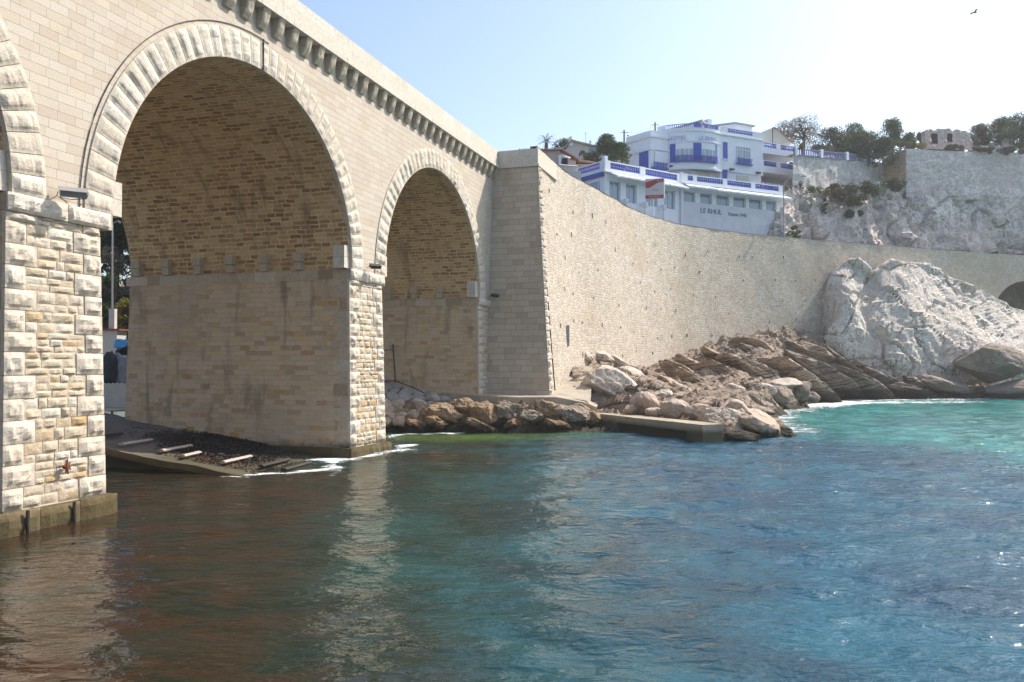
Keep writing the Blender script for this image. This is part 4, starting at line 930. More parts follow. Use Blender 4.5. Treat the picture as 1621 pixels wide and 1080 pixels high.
def window(Fr, a, b, z0, z1, y=.32, muls=1, frame=M_wwhite2, glass=M_glass, tr=0.):
    m = MB(); m.box(a, b, y, y+.05, z0, z1, Fr); g = m.build('window', glass, hot); m = MB(); t = .07
    m.box(a, a+t, y-.06, y+.02, z0, z1, Fr); m.box(b-t, b, y-.06, y+.02, z0, z1, Fr); m.box(a+t, b-t, y-.06, y+.02, z0, z0+t, Fr); m.box(a+t, b-t, y-.06, y+.02, z1-t, z1, Fr)
    for k in range(1, muls): x = lerp(a, b, k/muls); m.box(x-t/2, x+t/2, y-.06, y+.02, z0+t, z1-t, Fr)
    if tr: m.box(a+t, b-t, y-.055, y+.015, tr, tr+t, Fr)
    m.build('frame', frame, g); return g
for a, b in Awin: window(FA, a, b, 23.95, 26.3, muls=2, glass=M_glass); 
for a, b in Bwin: window(FB, a, b, 25.2, 26.55, muls=1)
window(FS, .9, 2.6, 23.95, 26.3, y=-.1); window(FS, 3.3, 5, 23.95, 26.3, y=-.1)
# blue baluster panels between white posts
def baluster_panel(Fr, a, b, z0, z1, y=.0, col=None):
    m = MB(); n = max(2, int((b-a)/.3)); H = z1-z0
    prof = [(0, .07), (.12, .05), (.35, .1), (.6, .055), (.85, .05), (1, .075)]
    for k in range(n):
        x = a+(k+.5)*(b-a)/n; 
        for (t0, r0), (t1, r1) in zip(prof[:-1], prof[1:]):
            vs = [Fr(x+dx*rr, y+dy*rr, z0+H*t) for t, rr in ((t0, r0), (t1, r1)) for dx, dy in ((-1, -1), (1, -1), (1, 1), (-1, 1))]
            m.add(vs, [(i, (i+1) % 4, 4+(i+1) % 4, 4+i) for i in range(4)])
    m.box(a, b, y-.07, y+.07, z0-.06, z0, Fr); m.box(a, b, y-.07, y+.07, z1, z1+.05, Fr)
    m.build('balustrade', M_blue, hot)
def parapet(Fr, x0, x1, panels, z0, zp0, zp1, ztop, y=0., th=.14, mat=M_wwhite2):
    m = MB(); m.box(x0, x1, y-th, y+th, z0, zp0-.06, Fr); xs_ = x0
    for a, b in panels+[(x1, x1)]: 
        if a-xs_ > .02: m.box(xs_, a, y-th-.02, y+th+.02, zp0-.06, ztop+.04, Fr)
        xs_ = b
    for a, b in panels: m.box(a, b, y-th+.02, y+th-.02, zp1+.05, ztop, Fr); baluster_panel(Fr, a, b, zp0, zp1, y)
    m.build('terrace_parapet', mat, hot)
parapet(FA, -.1, 12.95, [(.75, 5.7), (6.6, 12.3)], 27.3, 27.75, 28.4, 28.6, -.05)
m = MB(); m.box(-.15, .35, -.2, .3, 27.3, 29.15, FA); m.build('corner_post', M_wwhite2, hot)
parapet(FS, .35, 5.7, [(.7, 4.9)], 27.3, 27.75, 28.4, 28.6, -.02)
parapet(FB, .1, 17.5, [(1.0, 1.9), (2.5, 6.9), (7.6, 11.8), (12.5, 16.8)], 27.6, 28.0, 28.55, 28.72, -.05)
m = MB(); m.box(-.12, .12, -.3, -.1, 18.6, 28.9, FB); m.build('drain_pipe', M_wwhite2, hot)
m = MB(); m.box(-.25, 13.1, -.5, .0, 27.15, 27.3, FA); m.box(0, 17.9, -.5, .0, 27.42, 27.6, FB); m.build('string_course', M_wwhite2, hot)
m = MB(); m.box(0, 5.7, -.26, -.03, 26.75, 27.25, FS); m.build('blue_fascia', M_blue, hot)
def awning(Fr, a, b, z, out=1.1, drop=.42):
    m = MB(); n = int((b-a)/.4); 
    m.grid(lambda i, j: Fr(lerp(a, b, i/n), [-.5, -.5-out, -.5-out][j], [z, z-drop, z-drop-.2-.05*math.sin(i*2.1)][j]), n, 2)
    m.grid(lambda i, j: Fr(lerp(a, b, i/n), [-.5, -.5-out][j], [z-.05, z-drop-.04][j]), n, 1, flip=True)
    m.add([Fr(a, -.5, z), Fr(a, -.5-out, z-drop), Fr(a, -.5-out, z-drop-.2)], [(0, 1, 2)]); m.build('awning', M_awn, hot)
awning(FA, .6, 6.2, 27.1); awning(FA, 9.6, 13.0, 27.1); awning(FA, 6.3, 9.5, 27.1)
awning(FB, .3, 4.6, 27.35); awning(FB, 4.8, 8.9, 27.3, 1.2, .5); awning(FB, 9.0, 17.8, 27.3, 1.15, .5)
# terrace floors
m = MB(); m.prism([FA(0, 0, 0).xy[:], FA(13.1, 0, 0).xy[:], FB(17.5, 0, 0).xy[:], FB(17.5, 9, 0).xy[:], FB(0, 9, 0).xy[:], FA(0, 9, 0).xy[:]], 27.5, 27.8); m.build('terrace_floor', M_wlow, hot)
# main block: rounded corner towards the sea
bay = [(3.3, 9.4), (3.8, 8.2), (4.6, 7.1), (5.5, 6.2), (6.8, 5.45), (8.4, 5.05), (9.8, 5.0), (11.2, 5.3)]
front = bay+[(11.25, 5.32), (19.2, 5.32), (19.2, 14), (3.2, 14)]
low = [(4.7, 8.2), (6.6, 6.4), (11.2, 6.0), (11.25, 5.5), (19.0, 5.5), (19.0, 14), (3.6, 14)]
def offs(pts, d):
    P = [Vector((*p, 0)) for p in pts]; out = []; n = len(P)
    for i in range(n):
        e1 = (P[i]-P[i-1]).normalized(); e2 = (P[(i+1) % n]-P[i]).normalized(); nn = (Vector((e1.y, -e1.x, 0))+Vector((e2.y, -e2.x, 0))); nn = nn.normalized()/max(.5, nn.length/2)
        out.append(((P[i]+nn*d).x, (P[i]+nn*d).y))
    return out
m = MB(); m.prism(low, 27.8, 31.4, FB); m.prism(front, 31.4, 36.45, FB); m.build('main_block_wall', M_wwhite, hot)
m = MB(); m.prism(offs(front, .22), 36.45, 36.6, FB); m.prism(offs(bay+[(11.25, 5.6), (11, 9), (4.5, 12)], .2), 31.15, 31.42, FB); m.prism(offs(bay+[(11.25, 5.6), (11, 9), (4.5, 12)], .17), 34.98, 35.1, FB); m.build('cornice', M_wwhite2, hot)
m = MB(); m.prism(offs(front, .02), 36.6, 37.0, FB); m.build('roof_parapet', M_wwhite2, hot)
def path_frame(P):
    L = [0]
    for a, b in zip(P[:-1], P[1:]): L.append(L[-1]+math.dist(a, b))
    def fr(x, y, z):
        i = min(max(int(np.searchsorted(L, x))-1, 0), len(P)-2); t = (x-L[i])/(L[i+1]-L[i]); dx, dy = (P[i+1][0]-P[i][0])/(L[i+1]-L[i]), (P[i+1][1]-P[i][1])/(L[i+1]-L[i])
        return FB(P[i][0]+dx*t*(L[i+1]-L[i])-dy*y, P[i][1]+dy*t*(L[i+1]-L[i])+dx*y, z)
    return fr, L[-1]
FY, bl_ = path_frame(bay)
def curved(Fr, a, b, z0, z1, y0, y1, name, mat, par=hot, st=.5):
    m = MB(); n = max(1, int((b-a)/st))
    for k in range(n): m.box(lerp(a, b, k/n), lerp(a, b, (k+1)/n)+.001*0, y0, y1, z0, z1, Fr)
    return m.build(name, mat, par)
m = MB(); n_b = 30
for k in range(n_b): x = 1.6+(bl_-2.0)*k/n_b; m.box(x, x+.09, -.1, .02, 37.0, 37.45, FY)
for k in range(14): m.box(1.5+(bl_-1.9)*k/14, 1.5+(bl_-1.9)*(k+1)/14, -.12, .04, 37.45, 37.52, FY)
m.build('balustrade', M_blue, hot)
curved(FY, .1, 1.5, 37., 37.55, -.1, .1, 'terrace_parapet', M_wwhite2); 
parapet(FB, 11.3, 19.2, [(12.6, 17.2)], 36.9, 37.05, 37.5, 37.62, 5.4, .12)
m = MB(); 
s0 = bl_-8.0
for a, b in ((s0+.9, s0+3.3), (s0+4.5, s0+6.8)):
    n4 = 4
    gm = MB()
    for k in range(n4): gm.box(lerp(a, b, k/n4), lerp(a, b, (k+1)/n4), -.035, -.02, 32.3, 34.75, FY)
    g = gm.build('window', M_curtain, hot); fm_ = MB()
    for k in range(5): x = lerp(a, b, k/4); fm_.box(x-.05, x+.05, -.09, -.03, 32.3, 34.1, FY)
    for k in range(4): fm_.box(lerp(a, b, k/4), lerp(a, b, (k+1)/4), -.085, -.032, 34.0, 34.75, FY)
    fm_.build('frame', M_wwhite2, g)
for a, b in ((s0+.1, s0+.9), (s0+3.3, s0+4.5), (s0+6.8, s0+7.15)): curved(FY, a, b, 32.2, 34.8, -.1, -.03, 'shutter', M_blue)
m = MB()
for k in range(36): x = s0+.6+6.4*k/36; m.box(x, x+.07, -.4, -.34, 32.3, 32.95, FY)
for k in range(12): m.box(s0+.6+6.4*k/12, s0+.6+6.4*(k+1)/12, -.42, -.32, 32.95, 33.03, FY); m.box(s0+.6+6.4*k/12, s0+.6+6.4*(k+1)/12, -.42, -.05, 32.15, 32.3, FY)
m.build('balcony_rail', M_blue, hot)
FM = lambda x, y, z: FB(x, y+5.32, z)
for z0, z1 in ((33.2, 35.5), (30.0, 31.6)):
    m = MB(); m.box(11.75, 12.5, -.09, -.01, z0, z1, lambda x, y, z: FM(x, y+(.18 if z < 31.5 and z1 < 32 else 0), z)); m.build('shutter', M_blue, hot)
m = MB(); m.box(11.6, 12.6, -.16, -.0, 32.95, 33.1, FM); m.build('sill', M_wwhite2, hot)
window(FM, 14.2, 16.8, 32.75, 35.2, y=-.05, muls=5, glass=M_curtain, tr=34.7)
m = MB(); 
for k in range(14): m.box(14.1+k*.2, 14.17+k*.2, -.35, -.29, 32.75, 33.4, FM)
m.box(14.05, 16.95, -.37, -.27, 33.4, 33.48, FM); m.box(14.05, 16.95, -.37, -.02, 32.6, 32.75, FM); m.build('balcony_rail', M_blue, hot)
m = MB(); m.box(14.3, 16.6, .11, .2, 28., 31.1, FM); m.build('roller_shutter', M_cream, hot); m = MB(); m.box(6.4, 9.8, .55, .64, 28., 31., FM); m.build('roller_shutter', M_cream, hot)
for x in (13.2, 18.1, 1.9):
    m = MB(); m.box(x-.35, x+.35, -.4, -.05, 31.62, 31.82, (lambda xx, y, z: FM(xx, y, z)) if x > 10 else (lambda xx, y, z: FB(xx+2.6, y+7.7, z))); m.build('wall_lamp', M_metal, hot)
# left block with its own balcony corner
lb_ = [(.3, 12.6), (1.2, 8.0), (4.0, 7.7), (4.4, 13.5)]
m = MB(); m.prism(lb_, 27.8, 35.5, FB); m.prism(offs(lb_, .02), 35.75, 36.5, FB); m.build('side_block_wall', M_wwhite, hot)
m = MB(); m.prism(offs(lb_, .3), 35.5, 35.75, FB); m.build('cornice', M_wwhite2, hot)
m = MB(); m.prism(offs([(.6, 11.0), (1.2, 8.0), (3.7, 7.75), (3, 11)], .28), 33.75, 33.95, FB); m.build('canopy', M_wwhite2, hot)
m = MB(); m.prism(offs([(.75, 9.9), (1.02, 8.5), (1.3, 8.6), (1.1, 10)], .1), 31.2, 33.7, FB); m.build('shutter', M_blue, hot)
m = MB()
for k in range(9): m.box(1.3+k*.26, 1.4+k*.26, 7.3, 7.4, 31.3, 31.9, FB)
m.box(1.1, 3.7, 7.28, 7.42, 31.9, 31.98, FB); m.box(1.1, 3.7, 7.25, 7.9, 31.1, 31.3, FB); m.build('balcony_rail', M_blue, hot)
m = MB(); m.box(1.7, 3.3, 7.6, 7.75, 31.3, 33.6, FB); m.build('blind', M_wwhite2, hot)
# roof storeys
pr = [(12.6, 12.), (16.0, 7.6), (19.3, 7.6), (19.3, 13.5), (13, 13.5)]; pl = [(7.4, 13.9), (11, 9.2), (12.7, 10.2), (12, 14)]
m = MB(); m.prism(pr, 36.9, 39.2, FB)
plz = [38.2, 39.3, 39.1, 38.3]
m.add([FB(*q, 36.0) for q in pl]+[FB(*q, z) for q, z in zip(pl, plz)], [(3, 2, 1, 0), (4, 5, 6, 7)]+[(i, (i+1) % 4, 4+(i+1) % 4, 4+i) for i in range(4)]); m.build('roof_storey', M_wwhite, hot)
m = MB(); m.prism(offs(pr, .3), 39.2, 39.38, FB); po = offs(pl, .35); m.add([FB(*q, z) for q, z in zip(po, plz)]+[FB(*q, z+.2) for q, z in zip(po, plz)], [(3, 2, 1, 0), (4, 5, 6, 7)]+[(i, (i+1) % 4, 4+(i+1) % 4, 4+i) for i in range(4)]); m.build('roof', M_gmetal, hot)
m = MB(); m.box(10.3, 11.1, 9.1, 9.9, 37., 39., FB); m.build('shutter', M_blue, hot); m = MB(); m.box(13.0, 13.7, 10.0, 10.7, 38, 40.0, FB); m.box(12.9, 13.8, 9.9, 10.8, 40.0, 40.12, FB); m.build('chimney', M_wwhite2, hot)
# side balconies
m = MB(); m.box(19.2, 27.0, 9.0, 14, 18.5, 36.1, FB)
for z in (29.0, 32.2, 35.0): m.box(19.2, 26.9, 5.6, 9.0, z-.15, z, FB)
m.box(26.6, 26.85, 8.2, 9.0, 27.5, 35, FB); m.build('balcony_block', M_wwhite, hot)
for x1, z0, pz in ((25.9, 34.85, 35.75), (26.7, 32.05, 33.05), (26.9, 28.9, 29.75)):
    parapet(FB, 19.25, x1, [(19.5, 22.0), (22.8, x1-.35)], z0, pz, pz+.6, pz+.75, 5.6, .12)
m = MB(); m.box(23.0, 25.3, 8.9, 8.99, 32.3, 34.5, FB); m.build('balcony_door', M_curtain, hot); m = MB(); m.box(22.7, 23., 8.85, 8.98, 32.3, 34.5, FB); m.box(25.3, 25.6, 8.85, 8.98, 32.3, 34.5, FB); m.build('shutter', M_blue, hot)
m = MB(); m.box(19.6, 25.4, 8.88, 8.98, 29., 31.3, FB); m.build('blind', M_wwhite2, hot)
def text(s, Fr, x, z, size, mat, y, par, name='lettering', th=.02, flipx=False):
    cu = bpy.data.curves.new('t', 'FONT'); cu.body = s; cu.size = size; cu.extrude = th
    to = bpy.data.objects.new('t', cu); COL.objects.link(to); dg = bpy.context.evaluated_depsgraph_get(); me = bpy.data.meshes.new_from_object(to.evaluated_get(dg)); bpy.data.objects.remove(to)
    for v in me.vertices: v.co = Fr(x+v.co.x, y-v.co.z, z+v.co.y)
    me.materials.clear(); me.materials.append(mat); o = bpy.data.objects.new(name, me); COL.objects.link(o)
    if par: o.parent = par; o.matrix_parent_inverse = Matrix.Translation(-par.location)
    return o
text('LE RHUL', FB, 3.2, 23.95, .95, M_letter, -.02, hot); text('Depuis 1948', FB, 7.9, 23.95, .62, M_letter, -.02, hot)
text('HOTEL', FY, s0-.1, 35.25, .8, M_letterf, -.2, hot); text('LE RHUL', FY, s0+4.0, 35.25, .8, M_letterf, -.2, hot)
for k, (fx, lb) in enumerate(((3.0, 'white urn planter at the foot of the hotel wall, left of the sign'), (6.3, 'white urn planter against the hotel wall directly behind the sign'), (9.5, 'white urn planter against the hotel wall, right of the sign'))):
    m = MB(); p = FA(fx, -.5, 23.3); m.tube([p+Vector((0, 0, h)) for h in (0, .1, .5, .9)], [.22, .16, .3, .36], 10); m.tube([p+Vector((0, 0, -4.)), p], [.3, .22], 6); tag(m.build('urn_planter', M_wwhite2, origin=p), lb, 'planter')

# ------------------------------------------------------------ sign by the road
p = at(1036, 334, 89.5); sg = empty('road_sign', 'red and white rectangular billboard on a white post in front of the hotel', 'sign', p)
sd = Vector((.97, -.25, 0)); sn = Vector((.25, .97, 0)); SGF = lambda x, y, z: p+sd*x*1.065+sn*y+Vector((0, 0, z*1.065))
m = MB(); m.tube([SGF(-.1, .1, -.9), SGF(-.1, .1, 1.4)], .075, 8); m.build('post', M_wwhite2, sg)
b_ = at(1036, 284, 84).z-p.z; t_ = 0
m = MB(); m.box(-.92, .95, .0, .12, 1.25, 3.3, SGF); m.build('panel', M_sgrey, sg)
m = MB(); m.prism([(-.88, 2.35), (-.5, 2.38), (.3, 2.85), (.9, 2.95), (.9, 3.24), (.2, 3.22), (-.1, 3.16), (-.88, 2.95)], 0, .02, lambda x, y, z: SGF(x, -z-.002, y)); m.box(-.9, .92, -.02, -.002, 1.28, 1.62, SGF); m.build('red_band', M_red, sg)
text('RHUL', SGF, .28, 2.98, .2, M_sgrey, -.03, sg, th=.005); text('RESTAURANT', SGF, -.6, 1.38, .2, M_sgrey, -.03, sg, th=.005); text('HOTEL', SGF, -.2, 2.05, .2, M_red, -.012, sg, th=.005)
m = MB(); m.box(.955, 1.03, -.02, .2, 1.25, 3.3, SGF); m.build('edge_strip', M_awn, sg)
# street lamp right of the hotel
q = at(1241, 378, 104); lp = empty('street_lamp', 'slim grey street lamp with a long curved arm at the right end of the hotel', 'street lamp', q)
m = MB(); zt2 = at(1241, 288, 104).z; m.tube([q+Vector((0, 0, -1)), Vector((q.x, q.y, zt2-1)), Vector((q.x+.05, q.y, zt2-.1))], [.09, .07, .06], 7); m.build('pole', M_gmetal, lp)
m = MB(); e = at(1268, 279, 104); a0 = Vector((q.x+.05, q.y, zt2-.1)); m.tube([a0, a0.lerp(e, .4)+Vector((0, 0, .35)), e], [.06, .05, .04], 6); m.build('arm', M_gmetal, lp)
m = MB(); m.tube([e, e+Vector((.4, 0, .05)), e+Vector((.75, 0, .02))], [.06, .13, .05], 8); m.build('lamp_head', M_gmetal, lp)

# ------------------------------------------------------------ trees
def leaves(m, cs, n, size, rnd, squash=.8, tl=0., th=1.):
    """cs: clumps (centre, radius)"""
    tot = sum(c[1]**2 for c in cs)
    for c, r_ in cs:
        ct = rnd.uniform(-.2, .2)
        for k in range(int(n*r_*r_/tot)):
            d = Vector((rnd.gauss(0, 1), rnd.gauss(0, 1), rnd.gauss(0, 1))).normalized()*r_*rnd.uniform(.35, 1.08)**.6; d.z *= squash
            p_ = c+d; a = Vector((rnd.gauss(0, 1), rnd.gauss(0, 1), rnd.gauss(0, 1))).normalized()*size*rnd.uniform(.5, 1.4); b = a.cross(Vector((rnd.gauss(0, 1), rnd.gauss(0, 1), rnd.gauss(0, 1)))).normalized()*size*.5
            m.add([p_-a, p_+b, p_+a, p_-b], [(0, 1, 2, 3)], tint=min(.99, max(0, .5+ct+rnd.uniform(-.35, .35))))
def tree(px, yb, yt, wpx, Y, mat, label, seed, n=2600, group='trees along the skyline', size=.2, kind='tree', trunk=.35, sq=.8, clumps=26, flatten=1.):
    rnd = random.Random(seed); k = Y/F; base = at(px, yb, Y); Ht = (yb-yt)*k; W = wpx*k/2
    t = empty(kind, label, 'tree' if kind != 'shrub' else 'shrub', base, group); m = MB(); top_ = base+Vector((rnd.uniform(-.2, .2)*W, 0, Ht*.75))
    z0 = Ht*trunk; cs = []
    for i in range(clumps):
        a = rnd.uniform(0, 6.28); h = rnd.random()**.85; rr = W*math.sqrt(max(.1, 1-h*h*.9))*rnd.uniform(.2, .8); r_ = W*rnd.uniform(.18, .4)
        r_ = min(r_, (Ht-z0)*.4); cs.append((base+Vector((math.cos(a)*rr, math.sin(a)*rr*.8, lerp(z0+r_*.6, Ht-r_*.75, h))), r_))
    if kind != 'shrub':
        m.tube([base-Vector((0, 0, .8)), base+Vector((.05*W, 0, Ht*.35)), top_], [.06*W+.05, .04*W+.04, .02], 6)
        for c, r_ in cs[::2]: s_ = base+Vector((0, 0, Ht*rnd.uniform(.25, .6))); m.tube([s_, s_.lerp(c, .6)+Vector((0, 0, .1*Ht)), c], [.03*W+.03, .02*W+.02, .012], 5)
        m.build('trunk', M_trunk, t)
    m = MB(); leaves(m, cs, n, size, rnd, sq); m.build('crown' if kind != 'shrub' else 'foliage', mat, t)
TR = [
 (1271, 243, 179, 84, 131, M_leafb, 'tall bare twiggy tree on the skyline just right of the hotel roof', 4200, .12, 'tree', .1),
 (1240, 240, 190, 44, 136, M_leafb, 'smaller bare tree half behind the pale triangular gable', 1600, .12, 'tree', .1),
 (1322, 254, 199, 84, 129, M_leafd, 'dark green pine left in the dense row above the blue balustrade', 5200, .15, 'tree', .0),
 (1352, 252, 192, 66, 134, M_leafg, 'grey green tree in the middle of the dense skyline row', 3600, .15, 'tree', .0),
 (1374, 256, 202, 84, 128, M_leafd, 'low dark green tree just left of the round topped tree', 5000, .15, 'tree', .0),
 (1412, 252, 186, 58, 133, M_leafm, 'round topped tree, highest in the middle of the skyline', 4200, .15, 'tree', .0),
 (1403, 264, 214, 60, 126.5, M_leafd, 'very dark bush spilling over the corner of the cliff wall', 4600, .14, 'shrub', .0),
 (1441, 240, 207, 34, 133, M_leafg, 'small tree left of the ruin, beside the yellowish scrub', 1400, .14, 'tree', .0),
 (1457, 238, 208, 26, 134, M_leafm, 'small tree directly beside the ruin', 1100, .14, 'tree', .0),
 (1553, 240, 195, 56, 134, M_leafg, 'medium grey green tree right of the ruin', 3000, .15, 'tree', .0),
 (1584, 240, 181, 66, 136, M_leafm, 'tall tree rising at the far right of the skyline', 4200, .15, 'tree', .0),
 (1616, 242, 172, 74, 133, M_leafd, 'big dark tree cut by the right edge of the picture', 5600, .16, 'tree', .0),
 (1660, 240, 175, 70, 134, M_leafd, 'dark tree just beyond the right edge of the skyline', 2500, .18, 'tree', .0),
 (960, 262, 211, 52, 111, M_leafd, 'dark cypress like tree between the white house and the hotel', 4600, .13, 'tree', .0),
 (984, 262, 222, 42, 110, M_leafm, 'mixed green and yellowish tree touching the left wall of the hotel', 3000, .12, 'tree', .0),
 (939, 262, 238, 38, 109, M_leafd, 'low dark tree in front of the white house', 1800, .12, 'tree', .0),
 (893, 240, 219, 48, 121, M_leafm, 'flat green tree behind the tiled pink house', 1500, .13, 'tree', .0),
 (922, 249, 238, 16, 107, M_leafg, 'little bush on the terrace of the white house', 400, .1, 'shrub', 0.),
]
for k, (px, yb, yt, w_, Y, mt, lb, n_, sz, kd, trk) in enumerate(TR): tree(px, yb, yt, w_, Y, mt, lb, 500+k, n_, 'trees and bushes on the hilltop' if px > 1200 else 'trees around the houses', sz, kd, trk)
SH = [(1300, 250, 222, 50, 127, M_leafg, 'grey green scrub at the left end of the skyline row'), (1345, 256, 226, 56, 126.5, M_leafd, 'dark scrub filling the foot of the skyline row'), (1436, 240, 214, 40, 130, M_leafm, 'green scrub between the round topped tree and the ruin'), (1536, 240, 212, 44, 131, M_leafg, 'low scrub against the right end of the ruin'), (1562, 240, 202, 56, 135, M_leafd, 'dark low scrub filling the gap right of the ruin'), (1592, 242, 198, 60, 131, M_leafd, 'dark scrub under the tall tree at the far right'), (1630, 243, 190, 60, 131.5, M_leafm, 'green scrub cut by the right edge of the picture'), (1262, 304, 286, 26, 118, M_leafd, 'round dark bush at the left foot of the whitewashed wall'), (1240, 302, 294, 22, 116, M_leafy, 'yellow flowering shrub beside the lowest hotel balcony'), (1285, 306, 293, 36, 117.5, M_leafm, 'low green shrub under the whitewashed wall'), (1312, 320, 298, 18, 118, M_leafy, 'yellow green shrub trailing down the rock'), (1306, 340, 312, 14, 117.5, M_leafm, 'narrow green plant hanging in the cliff cleft'),
 (1345, 322, 290, 62, 119., M_leafd, 'dark ivy mound in the middle of the slope'), (1378, 316, 284, 74, 120., M_leafd, 'dark ivy mound higher up the slope'), (1410, 303, 281, 62, 121.5, M_leafd, 'flat dark ivy at the top corner of the slope'), (1356, 350, 304, 42, 118.5, M_leafd, 'dark ivy tongue reaching lowest on the cliff'), (1322, 316, 290, 44, 119, M_leafb, 'brown dry shrub on the slope left of the ivy'),
 (1430, 236, 222, 34, 128, M_leafg, 'scrub at the left end of the cliff wall top'), (1458, 238, 226, 30, 128, M_leafy, 'yellowish scrub just left of the ruin'), (1510, 241, 229, 50, 127.5, M_leafb, 'dry brown scrub below the ruin'), (1556, 243, 230, 50, 127.5, M_leafg, 'grey scrub right of the ruin'), (1600, 244, 231, 50, 127.5, M_leafb, 'dry scrub at the far right of the wall top'),
 (1224, 226, 216, 16, 126, M_leafm, 'small bush at the foot of the triangular gable'), (1270, 238, 226, 12, 117.5, M_leafy, 'yellow green plant behind the blue balustrade'), (1262, 378, 356, 36, 111, M_leafd, 'dark weeds at the foot of the cliff beside the hotel corner')]
for k, (px, yb, yt, w_, Y, mt, lb) in enumerate(SH): tree(px, yb, yt, w_, Y, mt, lb, 700+k, 700 if w_ < 38 else 2600, 'shrubs on the cliff', .13, 'shrub', 0., clumps=9)
# palm
pb = at(865, 238, 112); pm = empty('palm_tree', 'small palm tree with arching fronds behind the tiled roof', 'palm tree', pb, None)
cr = at(865, 226, 112); m = MB(); m.tube([pb-Vector((0, 0, 4)), pb, cr], [.3, .26, .22], 8); m.build('trunk', M_trunk, pm); r = random.Random(2); m = MB()
for k in range(26):
    a = k*2.4; el = r.uniform(-.1, 1.25); L = r.uniform(1.2, 1.6); prev = cr; pts = []
    for i in range(9): t = i/8; e_ = el-1.4*t*t; d = Vector((math.cos(a)*math.cos(e_), math.sin(a)*math.cos(e_), math.sin(e_))); prev = prev+d*L/8; pts.append(prev)
    for i in range(8):
        d = (pts[i]-(pts[i-1] if i else cr)).normalized(); sdv = d.cross(Vector((0, 0, 1))).normalized()
        for sg_ in (-1, 1): q_ = pts[i]; m.add([q_, q_+d*.09, q_+sdv*sg_*.3*(1-i/10)+d*.22-Vector((0, 0, .08))], [(0, 1, 2)], tint=r.uniform(.2, .9))
m.build('fronds', M_leafm, pm)

# ------------------------------------------------------------ cliff behind the road
cc = [1205, 1238, 1265, 1295, 1325, 1355, 1385, 1412, 1440, 1480, 1530, 1580, 1640, 1720, 1850]
ct_ = [300, 299, 302, 304, 300, 294, 290, 290, 300, 305, 308, 308, 308, 308, 308]
cYb = [112, 112.5, 113.5, 114.5, 115.5, 117, 118.5, 119.5, 120.5, 122, 124, 126, 128.5, 132, 138]
cYt = [117, 117, 118.5, 119.5, 121, 123, 125, 126.5, 125.4, 126.2, 127.2, 128.4, 130.4, 133.5, 139]
rows = []
for f in (0, .2, .45, .7, .9, 1.):
    rows.append([at(px, lerp(402, ct_[i], f), lerp(cYb[i], cYt[i], f)-1.2*math.sin(math.pi*f)*(.5+.5*math.sin(i*1.7))+(.9*math.sin(i*2.9+f*5) if 0 < f < 1 else 0)) for i, px in enumerate(cc)])
rows.append([p_+Vector((-1.5, 3, .1)) for p_ in rows[-1]]); rows.append([p_+Vector((-4, 8, .2)) for p_ in rows[-2]])
structure(loft(rows, 13, 9, .95, 21, 'cliff').build('cliff', M_cliff, smooth=False))
def quadwall(name, pts, mat, label, cat, n=40, nz_=8, amp=.15, par=None):
    """pts: list of (px, ytop, ybottom, Y)"""
    m = MB(); T0 = crom([at(a, b, d) for a, b, c, d in pts], n//len(pts)+1); B0 = crom([at(a, c, d-.3) for a, b, c, d in pts], n//len(pts)+1); L = [0]
    for i in range(1, len(T0)): L.append(L[-1]+(T0[i]-T0[i-1]).length)
    def P(i, j): q = B0[i].lerp(T0[i], j/nz_); return q+Vector((0, -amp*fbm(q*.5, 3), 0))
    m.grid(P, len(T0)-1, nz_, lambda i, j: (L[i], P(i, j).z)); k = len(T0)
    m.grid(lambda i, j: T0[i]+Vector((-.5*j, 1.6*j, .02)), k-1, 1, lambda i, j: (L[i], 40+j)); o = m.build(name, mat, smooth=False); tag(o, label, cat); return o
quadwall('cliff_wall', [(1434, 236, 312, 125.2), (1480, 238, 316, 126), (1530, 240, 316, 127), (1580, 241, 316, 128.2), (1640, 243, 316, 130.2), (1720, 246, 316, 133.2), (1850, 250, 316, 138.5)], M_hillwall, 'long grey rubble wall crowning the cliff at the right', 'wall', 120, 20, .35)
quadwall('cliff_wall_return', [(1396, 252, 296, 130.5), (1415, 245, 300, 128), (1435, 236, 304, 125.2)], M_pierside, 'short pinkish shaded wall at the corner where the cliff wall turns back', 'wall', 12, 8, .1)
quadwall('whitewashed_wall', [(1255, 244, 306, 117.2), (1300, 248, 308, 121), (1350, 253, 306, 125.5), (1400, 258, 300, 130.2)], M_whitewash, 'patchy whitewashed rubble wall below the blue balustrade on the cliff', 'wall', 40, 12, .3)
# its balustrade
ba = empty('cliff_balustrade', 'long faded blue balustrade with white posts on top of the whitewashed wall', 'balustrade', at(1320, 248, 122.5))
pa, pb_ = at(1257, 245, 117.), at(1384, 257, 128.6); dv = (pb_-pa); LL = math.hypot(dv.x, dv.y); dh = Vector((dv.x, dv.y, 0))/LL; sl_ = dv.z/LL; dn = Vector((dh.y, -dh.x, 0))
FL = lambda x, y, z: pa+dh*x-dn*y+Vector((0, 0, z+sl_*x))
m = MB(); 
for x in (0.2, 6.2, 12.6): m.box(x, x+.55, -.15, .25, -.1, 1.15, FL)
m.build('post', M_wwhite2, ba); m = MB()
for k in range(int(LL/.42)): m.box(k*.42, k*.42+.14, 0, .12, .1, .85, FL)
m.box(0, LL, -.04, .16, .85, 1.0, FL); m.box(0, LL, -.04, .16, -.02, .1, FL); m.build('balusters', M_bluef, ba)
